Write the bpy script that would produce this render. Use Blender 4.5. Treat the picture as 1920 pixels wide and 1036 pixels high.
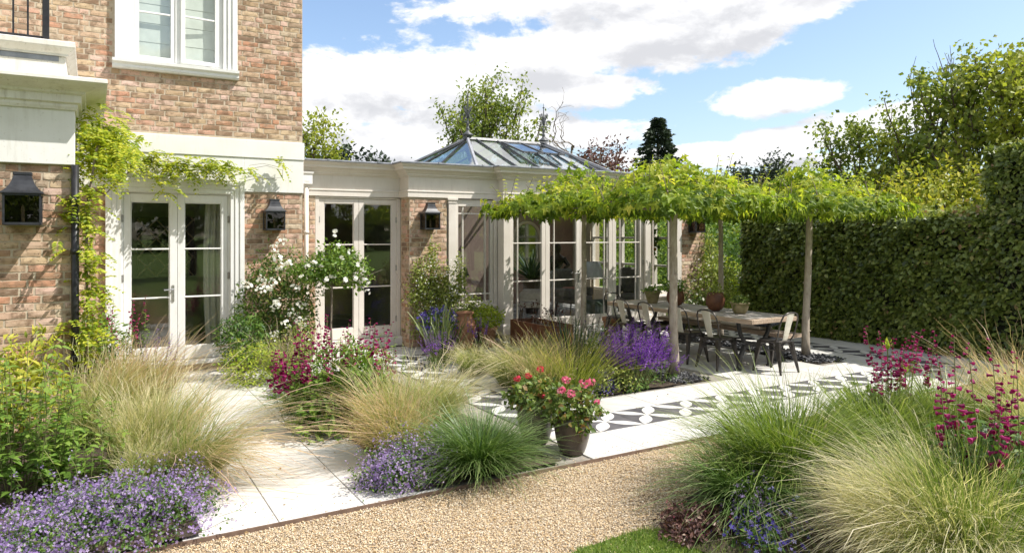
import bpy, math, random
import numpy as np
from mathutils import Vector

for _o in list(bpy.data.objects):
    bpy.data.objects.remove(_o)
scene = bpy.context.scene
C = scene.collection
R = random.Random(7)
NR = np.random.default_rng(11)
PI = math.pi

# ------------------------------------------------------------------ camera
FWD = Vector((0.5090, 0.8607, 0.0))
cam = bpy.data.cameras.new('camera')
cam_o = bpy.data.objects.new('camera', cam)
C.objects.link(cam_o)
cam_o.location = (0, 0, 1.95)
cam_o.rotation_euler = FWD.to_track_quat('-Z', 'Y').to_euler()
cam.sensor_width = 36.0
cam.lens = 36.0 * 1336 / 1920
cam.shift_y = -80 / 1920
cam.clip_start = 0.05
cam.clip_end = 3000
scene.camera = cam_o

# ------------------------------------------------------------------ light
SUN_L = Vector((-0.60, 0.50, -1.0)).normalized()
SUN_EL = math.asin(-SUN_L.z)
SUN_ROT = math.atan2(-SUN_L.x, -SUN_L.y)
sun = bpy.data.lights.new('sun', 'SUN')
sun.energy = 3.5
sun.angle = math.radians(0.5)
sun.color = (1.0, 0.96, 0.90)
sun_o = bpy.data.objects.new('sun', sun)
C.objects.link(sun_o)
sun_o.rotation_euler = SUN_L.to_track_quat('-Z', 'Y').to_euler()
sun_o.location = (20, -12, 30)

scene.view_settings.view_transform = 'Standard'
scene.view_settings.look = 'None'
scene.view_settings.exposure = 0.98
scene.view_settings.gamma = 1.0
scene.view_settings.use_curve_mapping = False
scene.render.engine = 'CYCLES'
cy = scene.cycles
cy.max_bounces = 8
cy.diffuse_bounces = 4
cy.glossy_bounces = 4
cy.transmission_bounces = 6
cy.transparent_max_bounces = 24
cy.caustics_reflective = False
cy.caustics_refractive = False
cy.sample_clamp_indirect = 6.0
cy.use_denoising = True
try:
    cy.denoiser = 'OPENIMAGEDENOISE'
    cy.denoising_input_passes = 'RGB_ALBEDO_NORMAL'
    cy.denoising_prefilter = 'ACCURATE'
except Exception:
    pass

# ------------------------------------------------------------------ world: Nishita sky with cumulus
world = bpy.data.worlds.new('World')
scene.world = world
world.use_nodes = True
wt = world.node_tree
wt.nodes.clear()


def wn(kind, **kw):
    n = wt.nodes.new(kind)
    for k, v in kw.items():
        setattr(n, k, v)
    return n


def wm(op, a, b=None, c=None, clamp=False):
    n = wn('ShaderNodeMath', operation=op, use_clamp=clamp)
    for i, v in enumerate((a, b, c)):
        if v is None:
            continue
        if isinstance(v, (int, float)):
            n.inputs[i].default_value = v
        else:
            wt.links.new(v, n.inputs[i])
    return n.outputs[0]


def wdot(v, vec):
    n = wn('ShaderNodeVectorMath', operation='DOT_PRODUCT')
    wt.links.new(v, n.inputs[0])
    n.inputs[1].default_value = vec
    return n.outputs['Value']


sky = wn('ShaderNodeTexSky', sky_type='NISHITA')
sky.sun_disc = False
sky.sun_elevation = SUN_EL
sky.sun_rotation = SUN_ROT
sky.altitude = 50
sky.air_density = 1.0
sky.dust_density = 1.7
sky.ozone_density = 1.6
geo = wn('ShaderNodeNewGeometry')
tc = wn('ShaderNodeTexCoord')
D = tc.outputs['Generated']
f_ = wdot(D, (0.509, 0.8607, 0.0))
r_ = wdot(D, (0.8607, -0.509, 0.0))
z_ = wdot(D, (0, 0, 1))
az = wm('ARCTAN2', r_, f_)
el = wm('ARCSINE', z_)
mapn = wn('ShaderNodeMapping')
mapn.inputs['Scale'].default_value = (1.0, 1.0, 2.1)
wt.links.new(D, mapn.inputs[0])


def wnoise(scale, detail, rough, dist=0.0, off=(0, 0, 0)):
    m = wn('ShaderNodeMapping')
    m.inputs['Location'].default_value = off
    wt.links.new(mapn.outputs[0], m.inputs[0])
    n = wn('ShaderNodeTexNoise')
    n.inputs['Scale'].default_value = scale
    n.inputs['Detail'].default_value = detail
    n.inputs['Roughness'].default_value = rough
    n.inputs['Distortion'].default_value = dist
    wt.links.new(m.outputs[0], n.inputs['Vector'])
    return n.outputs[0]


def AE(px, py):
    a = math.atan((px - 960) / 1336)
    return a, math.atan((438 - py) / 1336 * math.cos(a))


# cumulus banks at their bearing and height above the horizon: bearing, elevation, half widths (rad), tilt
BANKS = [(700, 165, 150, 75, 0.0), (860, 175, 200, 90, 0.05), (1010, 110, 165, 62, 0.0), (1090, 170, 160, 38, 0.0),
         (690, 268, 150, 42, 0.0), (930, 250, 250, 45, 0.0), (620, 240, 80, 55, 0.0), (740, 262, 150, 36, 0.0),
         (1240, 55, 320, 85, 0.12), (1120, -5, 330, 60, 0.0), (1430, 15, 280, 75, 0.22), (1500, -40, 320, 70, 0.2),
         (1450, 185, 125, 34, 0.05), (1400, 200, 75, 20, 0.0), (1470, 268, 210, 32, 0.12), (1640, 232, 190, 42, 0.1), (1320, 282, 110, 18, 0.1),
         (1790, 185, 120, 32, 0.1), (1520, 300, 120, 16, 0.0), (770, 312, 90, 16, 0.0), (1200, 300, 80, 20, 0)]
n_far = wnoise(2.6, 5.0, 0.6, 0.2, (9, 4, 1))


def density(lift):
    """cloud thickness along a bearing; lift looks a little higher, to tell lit tops from grey bases"""
    M = None
    e_ = wm('ADD', el, lift)
    for (px, py, rx, ry, tilt) in BANKS:
        a, e = AE(px, py)
        k = math.cos(a) ** 2
        ra, rb = rx / 1336 * k, ry / 1336 * math.cos(a)
        da = wm('SUBTRACT', az, a)
        de = wm('SUBTRACT', e_, e)
        de = wm('MULTIPLY_ADD', da, -tilt, de)
        qa = wm('POWER', wm('ABSOLUTE', wm('DIVIDE', da, ra)), 2.0)
        qb = wm('POWER', wm('ABSOLUTE', wm('DIVIDE', de, rb)), 2.0)
        q = wm('SUBTRACT', 1.0, wm('SQRT', wm('ADD', qa, qb)))
        M = q if M is None else wm('MAXIMUM', M, q)
    outside = wm('MULTIPLY', wm('SUBTRACT', wm('ABSOLUTE', az), 0.68, None), 5.0, None, True)
    above_f = wm('MULTIPLY', wm('SUBTRACT', el, 0.34), 5.0, None, True)
    outside = wm('MAXIMUM', outside, above_f)
    m_far = wm('SUBTRACT', wm('MULTIPLY', wm('SUBTRACT', n_far, 0.46), 4.5), wm('MULTIPLY_ADD', outside, -1.0, 1.0))
    M = wm('MAXIMUM', wm('MAXIMUM', M, -1.0), m_far)
    o = (0, 0, lift * 2.1)
    d = wm('ADD', M, wm('MULTIPLY', wm('SUBTRACT', wnoise(7.0, 8.0, 0.62, 0.3, o), 0.5), 2.1))
    d = wm('ADD', d, wm('MULTIPLY', wm('SUBTRACT', wnoise(22.0, 6.0, 0.6, 0.2, (3, 1, 2 + o[2])), 0.5), 0.9))
    return d


dens = density(0.0)
dens_up = density(0.030)
mr = wn('ShaderNodeMapRange', interpolation_type='SMOOTHSTEP')
mr.inputs['From Min'].default_value = -0.10
mr.inputs['From Max'].default_value = 0.22
wt.links.new(dens, mr.inputs['Value'])
cover = mr.outputs[0]
core = wn('ShaderNodeMapRange', interpolation_type='SMOOTHSTEP')
core.inputs['From Min'].default_value = 0.15
core.inputs['From Max'].default_value = 1.0
wt.links.new(wm('ADD', dens_up, wm('MULTIPLY', wm('SUBTRACT', wnoise(11.0, 5.0, 0.6, 0.3, (1, 7, 3)), 0.5), 1.3)), core.inputs['Value'])
cr = wn('ShaderNodeMix', data_type='RGBA')
cr.inputs[6].default_value = (0.60, 0.60, 0.605, 1)
cr.inputs[7].default_value = (0.385, 0.39, 0.41, 1)
wt.links.new(core.outputs[0], cr.inputs[0])
SKY_STRENGTH = 0.116
skb = wn('ShaderNodeBackground')
skb.inputs['Strength'].default_value = SKY_STRENGTH
wt.links.new(sky.outputs[0], skb.inputs['Color'])
clb = wn('ShaderNodeBackground')
clb.inputs['Strength'].default_value = 1.0
wt.links.new(cr.outputs[2], clb.inputs['Color'])
wmix = wn('ShaderNodeMixShader')
above = wm('MULTIPLY', z_, 40.0, None, True)
wt.links.new(wm('MULTIPLY', cover, above), wmix.inputs[0])
wt.links.new(skb.outputs[0], wmix.inputs[1])
wt.links.new(clb.outputs[0], wmix.inputs[2])
wo = wn('ShaderNodeOutputWorld')
wt.links.new(wmix.outputs[0], wo.inputs['Surface'])

# ------------------------------------------------------------------ scene tree helpers
ORG = {}


def thing(name, label, cat, loc=(0, 0, 0), group=None, rotz=0.0):
    o = bpy.data.objects.new(name, None)
    C.objects.link(o)
    o.empty_display_size = 0.1
    o.location = loc
    o.rotation_euler = (0, 0, rotz)
    o['label'] = label
    o['category'] = cat
    if group:
        o['group'] = group
    ORG[o.name] = np.array(loc, float)
    return o


def tag(o, label=None, cat=None, group=None, kind=None):
    if label:
        o['label'] = label
    if cat:
        o['category'] = cat
    if group:
        o['group'] = group
    if kind:
        o['kind'] = kind
    return o


def link_obj(name, me, parent=None, loc=(0, 0, 0)):
    o = bpy.data.objects.new(name, me)
    C.objects.link(o)
    o.location = loc
    if parent is not None:
        o.parent = parent
        ORG[o.name] = ORG.get(parent.name, np.zeros(3))
    else:
        ORG[o.name] = np.zeros(3)
    return o


def copy_tree(o, parent=None):
    c = o.copy()
    C.objects.link(c)
    if parent is not None:
        c.parent = parent
    for ch in list(o.children):
        copy_tree(ch, c)
    return c


class G:
    """collects vertices and faces, then becomes one mesh object"""

    def __init__(self):
        self.V, self.F, self.T, self.n = [], {}, [], 0

    def add(self, V, F, tint=0.5):
        V = np.asarray(V, float).reshape(-1, 3)
        self.V.append(V)
        if np.isscalar(tint):
            tint = np.full(len(V), float(tint))
        self.T.append(np.asarray(tint, float))
        if isinstance(F, np.ndarray):
            self.F.setdefault(F.shape[1], []).append(F + self.n)
        else:
            by = {}
            for f in F:
                by.setdefault(len(f), []).append(f)
            for k, fs in by.items():
                self.F.setdefault(k, []).append(np.array(fs) + self.n)
        self.n += len(V)
        return self

    def mesh(self, name, mat, off=None, smooth=False):
        me = bpy.data.meshes.new(name)
        if not self.V:
            return me
        V = np.concatenate(self.V)
        if off is not None:
            V = V - off
        idx, st, tot, k0 = [], [], [], 0
        for k, arrs in self.F.items():
            A = np.concatenate(arrs)
            idx.append(A.ravel())
            st.append(k0 + np.arange(len(A)) * k)
            tot.append(np.full(len(A), k))
            k0 += A.size
        idx = np.concatenate(idx).astype(np.int32)
        st = np.concatenate(st).astype(np.int32)
        tot = np.concatenate(tot).astype(np.int32)
        me.vertices.add(len(V))
        me.vertices.foreach_set('co', V.astype(np.float32).ravel())
        me.loops.add(len(idx))
        me.loops.foreach_set('vertex_index', idx)
        me.polygons.add(len(st))
        me.polygons.foreach_set('loop_start', st)
        me.polygons.foreach_set('loop_total', tot)
        me.polygons.foreach_set('use_smooth', np.full(len(st), bool(smooth)))
        at = me.attributes.new('tint', 'FLOAT', 'POINT')
        at.data.foreach_set('value', np.concatenate(self.T).astype(np.float32))
        me.update(calc_edges=True)
        if mat is not None:
            me.materials.append(mat)
        return me

    def build(self, name, mat, parent=None, smooth=False):
        off = ORG.get(parent.name) if parent is not None else None
        return link_obj(name, self.mesh(name, mat, off, smooth), parent)

    # --- solids
    def box(self, x0, x1, y0, y1, z0, z1, c=0.0, tint=0.5):
        if c <= 0:
            V = [(x0, y0, z0), (x1, y0, z0), (x1, y1, z0), (x0, y1, z0), (x0, y0, z1), (x1, y0, z1), (x1, y1, z1), (x0, y1, z1)]
            F = [(0, 3, 2, 1), (4, 5, 6, 7), (0, 1, 5, 4), (1, 2, 6, 5), (2, 3, 7, 6), (3, 0, 4, 7)]
            return self.add(V, np.array(F), tint)
        c = min(c, (x1 - x0) * .45, (y1 - y0) * .45, (z1 - z0) * .45)
        V = []
        for sx, xa in ((1, x0), (-1, x1)):
            for sy, ya in ((1, y0), (-1, y1)):
                for sz, za in ((1, z0), (-1, z1)):
                    V += [(xa, ya + sy * c, za + sz * c), (xa + sx * c, ya, za + sz * c), (xa + sx * c, ya + sy * c, za)]

        def i(a, b, d, k):
            return (a * 4 + b * 2 + d) * 3 + k
        F4 = [(i(0, 0, 0, 0), i(0, 0, 1, 0), i(0, 1, 1, 0), i(0, 1, 0, 0)), (i(1, 0, 0, 0), i(1, 1, 0, 0), i(1, 1, 1, 0), i(1, 0, 1, 0)),
              (i(0, 0, 0, 1), i(1, 0, 0, 1), i(1, 0, 1, 1), i(0, 0, 1, 1)), (i(0, 1, 0, 1), i(0, 1, 1, 1), i(1, 1, 1, 1), i(1, 1, 0, 1)),
              (i(0, 0, 0, 2), i(0, 1, 0, 2), i(1, 1, 0, 2), i(1, 0, 0, 2)), (i(0, 0, 1, 2), i(1, 0, 1, 2), i(1, 1, 1, 2), i(0, 1, 1, 2))]
        for a in (0, 1):
            for b in (0, 1):
                F4.append((i(a, b, 0, 0), i(a, b, 0, 1), i(a, b, 1, 1), i(a, b, 1, 0)))
                F4.append((i(a, 0, b, 0), i(a, 0, b, 2), i(a, 1, b, 2), i(a, 1, b, 0)))
                F4.append((i(0, a, b, 1), i(0, a, b, 2), i(1, a, b, 2), i(1, a, b, 1)))
        F3 = [(i(a, b, d, 0), i(a, b, d, 1), i(a, b, d, 2)) for a in (0, 1) for b in (0, 1) for d in (0, 1)]
        self.add(V, np.array(F4), tint)
        n = self.n - len(V)
        self.F.setdefault(3, []).append(np.array(F3) + n)
        return self

    def prism(self, prof, a0, a1, axis='x', tint=0.5):
        """closed profile swept straight: axis x -> prof is (y,z); axis y -> (x,z); axis z -> (x,y)"""
        n = len(prof)
        V = []
        for a in (a0, a1):
            for (u, v) in prof:
                V.append((a, u, v) if axis == 'x' else (u, a, v) if axis == 'y' else (u, v, a))
        F = [(k, (k + 1) % n, n + (k + 1) % n, n + k) for k in range(n)]
        return self.add(V, F + [tuple(range(n))[::-1], tuple(range(n, 2 * n))], tint)

    def tube(self, pts, rad, sides=8, cap=True, flat=None, tint=0.5):
        P = np.asarray(pts, float)
        n = len(P)
        rad = np.full(n, rad, float) if np.isscalar(rad) else np.asarray(rad, float)
        Tn = np.gradient(P, axis=0)
        Tn /= np.linalg.norm(Tn, axis=1, keepdims=True) + 1e-9
        ref = np.array([0, 0, 1.0]) if abs(Tn[0][2]) < 0.9 else np.array([1.0, 0, 0])
        u = np.cross(Tn[0], ref)
        u /= np.linalg.norm(u)
        V = np.zeros((n, sides, 3))
        ang = np.arange(sides) * 2 * PI / sides + (PI / 4 if sides == 4 else 0)
        for k in range(n):
            u = u - Tn[k] * np.dot(u, Tn[k])
            u /= np.linalg.norm(u) + 1e-9
            w = np.cross(Tn[k], u)
            fa, fb = flat if flat else (1.0, 1.0)
            V[k] = P[k] + rad[k] * (np.cos(ang)[:, None] * u * fa + np.sin(ang)[:, None] * w * fb)
        a = np.arange(n - 1)[:, None] * sides
        j = np.arange(sides)[None, :]
        j2 = (j + 1) % sides
        F = np.stack([a + j, a + j2, a + sides + j2, a + sides + j], -1).reshape(-1, 4)
        n0 = self.n
        self.add(V.reshape(-1, 3), F, tint)
        if cap:
            self.F.setdefault(sides, []).append(np.array([list(range(sides))[::-1]]) + n0)
            self.F.setdefault(sides, []).append(np.array([list(range((n - 1) * sides, n * sides))]) + n0)
        return self

    def lathe(self, prof, c=(0, 0, 0), sides=24, tint=0.5, sx=1.0, sy=1.0):
        P = np.asarray(prof, float)
        ang = np.arange(sides) * 2 * PI / sides
        V = np.zeros((len(P), sides, 3))
        V[:, :, 0] = c[0] + P[:, 0][:, None] * np.cos(ang) * sx
        V[:, :, 1] = c[1] + P[:, 0][:, None] * np.sin(ang) * sy
        V[:, :, 2] = c[2] + P[:, 1][:, None]
        a = np.arange(len(P) - 1)[:, None] * sides
        j = np.arange(sides)[None, :]
        F = np.stack([a + j, a + (j + 1) % sides, a + sides + (j + 1) % sides, a + sides + j], -1).reshape(-1, 4)
        return self.add(V.reshape(-1, 3), F, tint)

    # --- foliage
    def leaves(self, P, Nrm, Dr, size, tmpl, tint):
        """many copies of a small leaf template, joined"""
        TV, TF = tmpl
        P = np.asarray(P, float)
        m = len(P)
        if m == 0:
            return self
        Y = Dr / (np.linalg.norm(Dr, axis=1, keepdims=True) + 1e-9)
        Z = Nrm - Y * np.sum(Nrm * Y, axis=1, keepdims=True)
        Z /= np.linalg.norm(Z, axis=1, keepdims=True) + 1e-9
        X = np.cross(Y, Z)
        s = np.broadcast_to(np.asarray(size, float), (m,))[:, None, None]
        V = P[:, None, :] + s * (TV[None, :, 0:1] * X[:, None, :] + TV[None, :, 1:2] * Y[:, None, :] + TV[None, :, 2:3] * Z[:, None, :])
        F = (TF[None] + (np.arange(m) * len(TV))[:, None, None]).reshape(-1, TF.shape[1])
        t = np.repeat(np.broadcast_to(np.asarray(tint, float), (m,)), len(TV))
        return self.add(V.reshape(-1, 3), F, t)

    def blades(self, cx, cyy, z0, n, rad, L, spread, wind=(0, 0), droop=0.3, sag=0.4, w=0.004, segs=5, lv=0.25, t0=0.0, t1=1.0, rx=1.0, taper=0.8, jitter=0.15, plume=0.0):
        a = NR.uniform(0, 2 * PI, n)
        rr = np.sqrt(NR.uniform(0, 1, n))
        bx = cx + rad * rx * rr * np.cos(a)
        by = cyy + rad * rr * np.sin(a)
        a2 = a + NR.normal(0, 0.5, n)
        tilt = np.abs(spread * (0.25 + 0.75 * rr) * NR.uniform(0.4, 1.15, n))
        h = np.stack([np.cos(a2), np.sin(a2), np.zeros(n)], 1)
        d0 = h * np.sin(tilt)[:, None] + np.array([0, 0, 1.0]) * np.cos(tilt)[:, None]
        ln = L * np.clip(1 + NR.normal(0, lv, n), 0.35, 1.6)
        wv = np.array([wind[0], wind[1], 0.0])[None] * NR.uniform(0.55, 1.3, n)[:, None]
        sg = sag * NR.uniform(0.5, 1.4, n) * (0.4 + np.sin(tilt) + 0.8 * np.linalg.norm(wv, axis=1))
        s = np.linspace(0, 1, segs + 1)
        B = np.stack([bx, by, np.full(n, z0)], 1)
        P = B[:, None, :] + ln[:, None, None] * (d0[:, None, :] * s[None, :, None] + (h * droop)[:, None, :] * (s ** 2)[None, :, None]
                                                 + wv[:, None, :] * (s ** 1.8)[None, :, None])
        P[:, :, 2] -= (ln * sg)[:, None] * (s ** 2.2)[None]
        if jitter:
            P[:, 1:, :2] += NR.normal(0, 0.012 * jitter / 0.15, (n, segs, 2)) * s[None, 1:, None]
        P[:, :, 2] = np.maximum(P[:, :, 2], z0 + 0.012 + 0.02 * s[None])
        wa = a2 + PI / 2 + NR.normal(0, 0.7, n)
        W = np.stack([np.cos(wa), np.sin(wa), NR.normal(0, .25, n)], 1)
        prof = (1 - s ** 1.5 * taper)
        if plume:
            prof = prof + plume * np.exp(-((s - 0.82) / 0.13) ** 2)
        wd = (w * NR.uniform(0.7, 1.3, n))[:, None] * prof[None]
        Lf = P - W[:, None, :] * wd[:, :, None] * 0.5
        Rt = P + W[:, None, :] * wd[:, :, None] * 0.5
        V = np.stack([Lf, Rt], 2).reshape(n, -1, 3)
        k = np.arange(segs) * 2
        f = np.stack([k, k + 1, k + 3, k + 2], 1)
        F = (f[None] + (np.arange(n) * (segs + 1) * 2)[:, None, None]).reshape(-1, 4)
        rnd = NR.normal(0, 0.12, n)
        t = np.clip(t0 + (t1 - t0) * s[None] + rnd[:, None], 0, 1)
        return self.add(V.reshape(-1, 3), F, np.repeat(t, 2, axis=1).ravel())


def T_leaf(w=0.28, fold=0.1, curl=-0.08):
    return (np.array([(0, 0, 0), (-w, .42, fold), (w, .42, fold), (0, 1, curl), (0, .45, 0)], float),
            np.array([(0, 4, 1), (0, 2, 4), (4, 3, 1), (4, 2, 3)]))


def T_long(w=0.12):
    return (np.array([(0, 0, 0), (-w, .3, .05), (w, .3, .05), (-w * .8, .65, .0), (w * .8, .65, .0), (0, 1, -.15)], float),
            np.array([(0, 2, 1), (1, 2, 4), (1, 4, 3), (3, 4, 5)]))


def T_palm():
    V = [(0, 0.25, 0)]
    for k, (a, r) in enumerate([(-150, .45), (-110, .28), (-75, .8), (-45, .38), (0, 1.0), (45, .38), (75, .8), (110, .28), (150, .45)]):
        t = math.radians(a)
        V.append((r * .72 * math.sin(t), .25 + r * .75 * math.cos(t), -.18 * r * r + (0.03 if k % 2 else 0)))
    F = [(0, k, k + 1) for k in range(1, 9)]
    return np.array(V, float), np.array([(a, c, b) for a, b, c in F])


def T_star(n=5, cup=0.12):
    V = [(0, 0, 0)]
    F = []
    for k in range(n):
        a = 2 * PI * k / n
        for da, r in ((-0.42, .62), (0, 1.0), (0.42, .62)):
            V.append((r * math.cos(a + da), r * math.sin(a + da), cup * r))
        b = 1 + 3 * k
        F += [(0, b, b + 1), (0, b + 1, b + 2)]
    return np.array(V, float) * .5, np.array(F)


def T_rosette():
    V, F = [], []
    for ring, (r, tilt, n, z) in enumerate(((.55, .25, 6, 0), (.4, .8, 5, .05), (.22, 1.25, 4, .1))):
        for k in range(n):
            a = 2 * PI * k / n + ring * .5
            b = len(V)
            for da, rr in ((0, .05), (-.5, .7), (.5, .7), (0, 1.0)):
                q = r * rr
                V.append((q * math.cos(a + da) * math.cos(tilt * rr * .7), q * math.sin(a + da) * math.cos(tilt * rr * .7), z + q * math.sin(tilt)))
            F += [(b, b + 1, b + 3), (b, b + 3, b + 2)]
    return np.array(V, float), np.array(F)


def T_bell():
    V, F = [], []
    n = 6
    for (z, r) in ((0, .05), (.35, .16), (.75, .2), (1.0, .36)):
        for k in range(n):
            a = 2 * PI * k / n
            V.append((r * math.cos(a), z, r * math.sin(a)))
    for l in range(3):
        for k in range(n):
            F.append((l * n + k, l * n + (k + 1) % n, (l + 1) * n + (k + 1) % n, (l + 1) * n + k))
    return np.array(V, float), np.array(F)


LEAF, LEAFW, LANCE, PALM, STAR, ROSE, BELL = T_leaf(), T_leaf(.36, .06), T_long(), T_palm(), T_star(), T_rosette(), T_bell()
TRI = (np.array([(-.22, 0, 0), (.22, 0, 0), (0, 1, 0)], float), np.array([(0, 1, 2)]))


def rnd_dir(n, up=0.0):
    d = NR.normal(0, 1, (n, 3))
    d[:, 2] += up
    return d / (np.linalg.norm(d, axis=1, keepdims=True) + 1e-9)


def ball_pts(n, c, r, shell=0.55, lump=0.0, zmin=None):
    """points through an ellipsoid, more towards its skin; lumpy outline"""
    d = rnd_dir(n)
    q = NR.uniform(shell ** 3, 1, n) ** (1 / 3)
    if lump:
        ph = NR.uniform(0, 6, 6)
        a = np.arctan2(d[:, 1], d[:, 0])
        q = q * (1 + lump * (np.sin(3 * a + ph[0]) * np.cos(2.3 * d[:, 2] * 2 + ph[1]) + .6 * np.sin(5 * a + ph[2] + 4 * d[:, 2])))
    P = np.array(c)[None] + d * q[:, None] * np.array(r)[None]
    if zmin is not None:
        k = P[:, 2] > zmin
        P, d = P[k], d[k]
    return P, d
# ------------------------------------------------------------------ materials
def newmat(name):
    m = bpy.data.materials.new(name)
    m.use_nodes = True
    nt = m.node_tree
    nt.nodes.clear()
    out = nt.nodes.new('ShaderNodeOutputMaterial')
    return m, nt, out


def nd(nt, kind, **kw):
    n = nt.nodes.new(kind)
    for k, v in kw.items():
        setattr(n, k, v)
    return n


def ramp(nt, fac, stops, interp='LINEAR'):
    r = nd(nt, 'ShaderNodeValToRGB')
    r.color_ramp.interpolation = interp
    e = r.color_ramp.elements
    e[0].position, e[1].position = stops[0][0], stops[-1][0]
    e[0].color, e[1].color = (*stops[0][1], 1), (*stops[-1][1], 1)
    for p, c in stops[1:-1]:
        q = e.new(p)
        q.color = (*c, 1)
    nt.links.new(fac, r.inputs[0])
    return r.outputs[0]


def noise(nt, scale, detail=4, rough=.55, vec=None, dist=0.0, stretch=None):
    n = nd(nt, 'ShaderNodeTexNoise')
    n.inputs['Scale'].default_value = scale
    n.inputs['Detail'].default_value = detail
    n.inputs['Roughness'].default_value = rough
    n.inputs['Distortion'].default_value = dist
    if vec is None:
        vec = nd(nt, 'ShaderNodeNewGeometry').outputs['Position']
    if stretch:
        mp = nd(nt, 'ShaderNodeMapping')
        mp.inputs['Scale'].default_value = stretch
        nt.links.new(vec, mp.inputs[0])
        vec = mp.outputs[0]
    nt.links.new(vec, n.inputs['Vector'])
    return n.outputs[0]


def math_n(nt, op, a, b=None, clamp=False):
    n = nd(nt, 'ShaderNodeMath', operation=op, use_clamp=clamp)
    for i, v in enumerate((a, b)):
        if v is None:
            continue
        if isinstance(v, (int, float)):
            n.inputs[i].default_value = v
        else:
            nt.links.new(v, n.inputs[i])
    return n.outputs[0]


def mixc(nt, fac, a, b, mode='MIX'):
    n = nd(nt, 'ShaderNodeMix', data_type='RGBA', blend_type=mode)
    for sock, v in ((n.inputs[0], fac), (n.inputs[6], a), (n.inputs[7], b)):
        if isinstance(v, (int, float)):
            sock.default_value = v
        elif isinstance(v, tuple):
            sock.default_value = (*v, 1)
        else:
            nt.links.new(v, sock)
    return n.outputs[2]


def principled(nt, out, col, rough=.6, metal=0.0, spec=.5, bump=None, bump_s=.3, bump_d=.01):
    p = nd(nt, 'ShaderNodeBsdfPrincipled')
    if isinstance(col, tuple):
        p.inputs['Base Color'].default_value = (*col, 1)
    else:
        nt.links.new(col, p.inputs['Base Color'])
    if isinstance(rough, (int, float)):
        p.inputs['Roughness'].default_value = rough
    else:
        nt.links.new(rough, p.inputs['Roughness'])
    p.inputs['Metallic'].default_value = metal
    p.inputs['Specular IOR Level'].default_value = spec
    if bump is not None:
        b = nd(nt, 'ShaderNodeBump')
        b.inputs['Strength'].default_value = bump_s
        b.inputs['Distance'].default_value = bump_d
        nt.links.new(bump, b.inputs['Height'])
        nt.links.new(b.outputs[0], p.inputs['Normal'])
    nt.links.new(p.outputs[0], out.inputs['Surface'])
    return p


def pmat(name, c1, c2, scale=6, rough=.6, metal=0.0, bump_s=.15, bump_d=.004, detail=5, fine=None, spec=.4, stretch=None, lo=.35, hi=.65, vary=0.0, grime=0.0):
    """two-tone weathered surface: large noise colour, fine relief"""
    m, nt, out = newmat(name)
    n1 = noise(nt, scale, detail, .6, stretch=stretch)
    col = ramp(nt, n1, [(lo, c1), (hi, c2)])
    if vary:
        oi = nd(nt, 'ShaderNodeObjectInfo').outputs['Random']
        v = math_n(nt, 'ADD', 1 - vary / 2, math_n(nt, 'MULTIPLY', oi, vary))
        hs = nd(nt, 'ShaderNodeHueSaturation')
        nt.links.new(v, hs.inputs['Value'])
        nt.links.new(col, hs.inputs['Color'])
        col = hs.outputs[0]
    if grime:
        gs = noise(nt, 5.5, 5, .7, stretch=(3.2, 3.2, .35))
        gb = noise(nt, 2.3, 4, .6)
        gf = math_n(nt, 'MULTIPLY', ramp(nt, gs, [(.5, (0, 0, 0)), (.72, (1, 1, 1))]), ramp(nt, gb, [(.4, (0, 0, 0)), (.65, (1, 1, 1))]))
        col = mixc(nt, math_n(nt, 'MULTIPLY', gf, grime), col, (.30, .25, .17))
        sp = noise(nt, 38, 3, .5)
        col = mixc(nt, math_n(nt, 'MULTIPLY', ramp(nt, sp, [(.64, (0, 0, 0)), (.72, (1, 1, 1))]), grime * .8), col, (.28, .23, .16))
    n2 = noise(nt, fine or scale * 9, 4, .6, stretch=stretch)
    rg = math_n(nt, 'ADD', math_n(nt, 'MULTIPLY', math_n(nt, 'SUBTRACT', n1, .5), .25), rough, True)
    principled(nt, out, col, rg, metal, spec, n2, bump_s, bump_d)
    return m


def leafmat(name, stops, trans=.3, rough=.5, spec=.35, tr_tint=(1.0, 1.0, .55), clump=0.0, clump_scale=2.0, gain=1.22):
    if 'petal' not in name and 'grass' not in name:
        stops = [(p, tuple(min(.8, v * gain) for v in c)) for p, c in stops]
    m, nt, out = newmat(name)
    at = nd(nt, 'ShaderNodeAttribute', attribute_name='tint').outputs['Fac']
    if clump:
        nz = noise(nt, clump_scale, 2, .5)
        at = math_n(nt, 'ADD', at, math_n(nt, 'MULTIPLY', math_n(nt, 'SUBTRACT', nz, .5), clump), True)
    col = ramp(nt, at, stops)
    p = nd(nt, 'ShaderNodeBsdfPrincipled')
    nt.links.new(col, p.inputs['Base Color'])
    p.inputs['Roughness'].default_value = rough
    p.inputs['Specular IOR Level'].default_value = spec
    t = nd(nt, 'ShaderNodeBsdfTranslucent')
    tc_ = mixc(nt, 1.0, col, tr_tint, 'MULTIPLY')
    hs = nd(nt, 'ShaderNodeHueSaturation')
    hs.inputs['Value'].default_value = 1.7
    nt.links.new(tc_, hs.inputs['Color'])
    nt.links.new(hs.outputs[0], t.inputs['Color'])
    mx = nd(nt, 'ShaderNodeMixShader')
    mx.inputs[0].default_value = trans
    nt.links.new(p.outputs[0], mx.inputs[1])
    nt.links.new(t.outputs[0], mx.inputs[2])
    nt.links.new(mx.outputs[0], out.inputs['Surface'])
    return m


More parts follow.
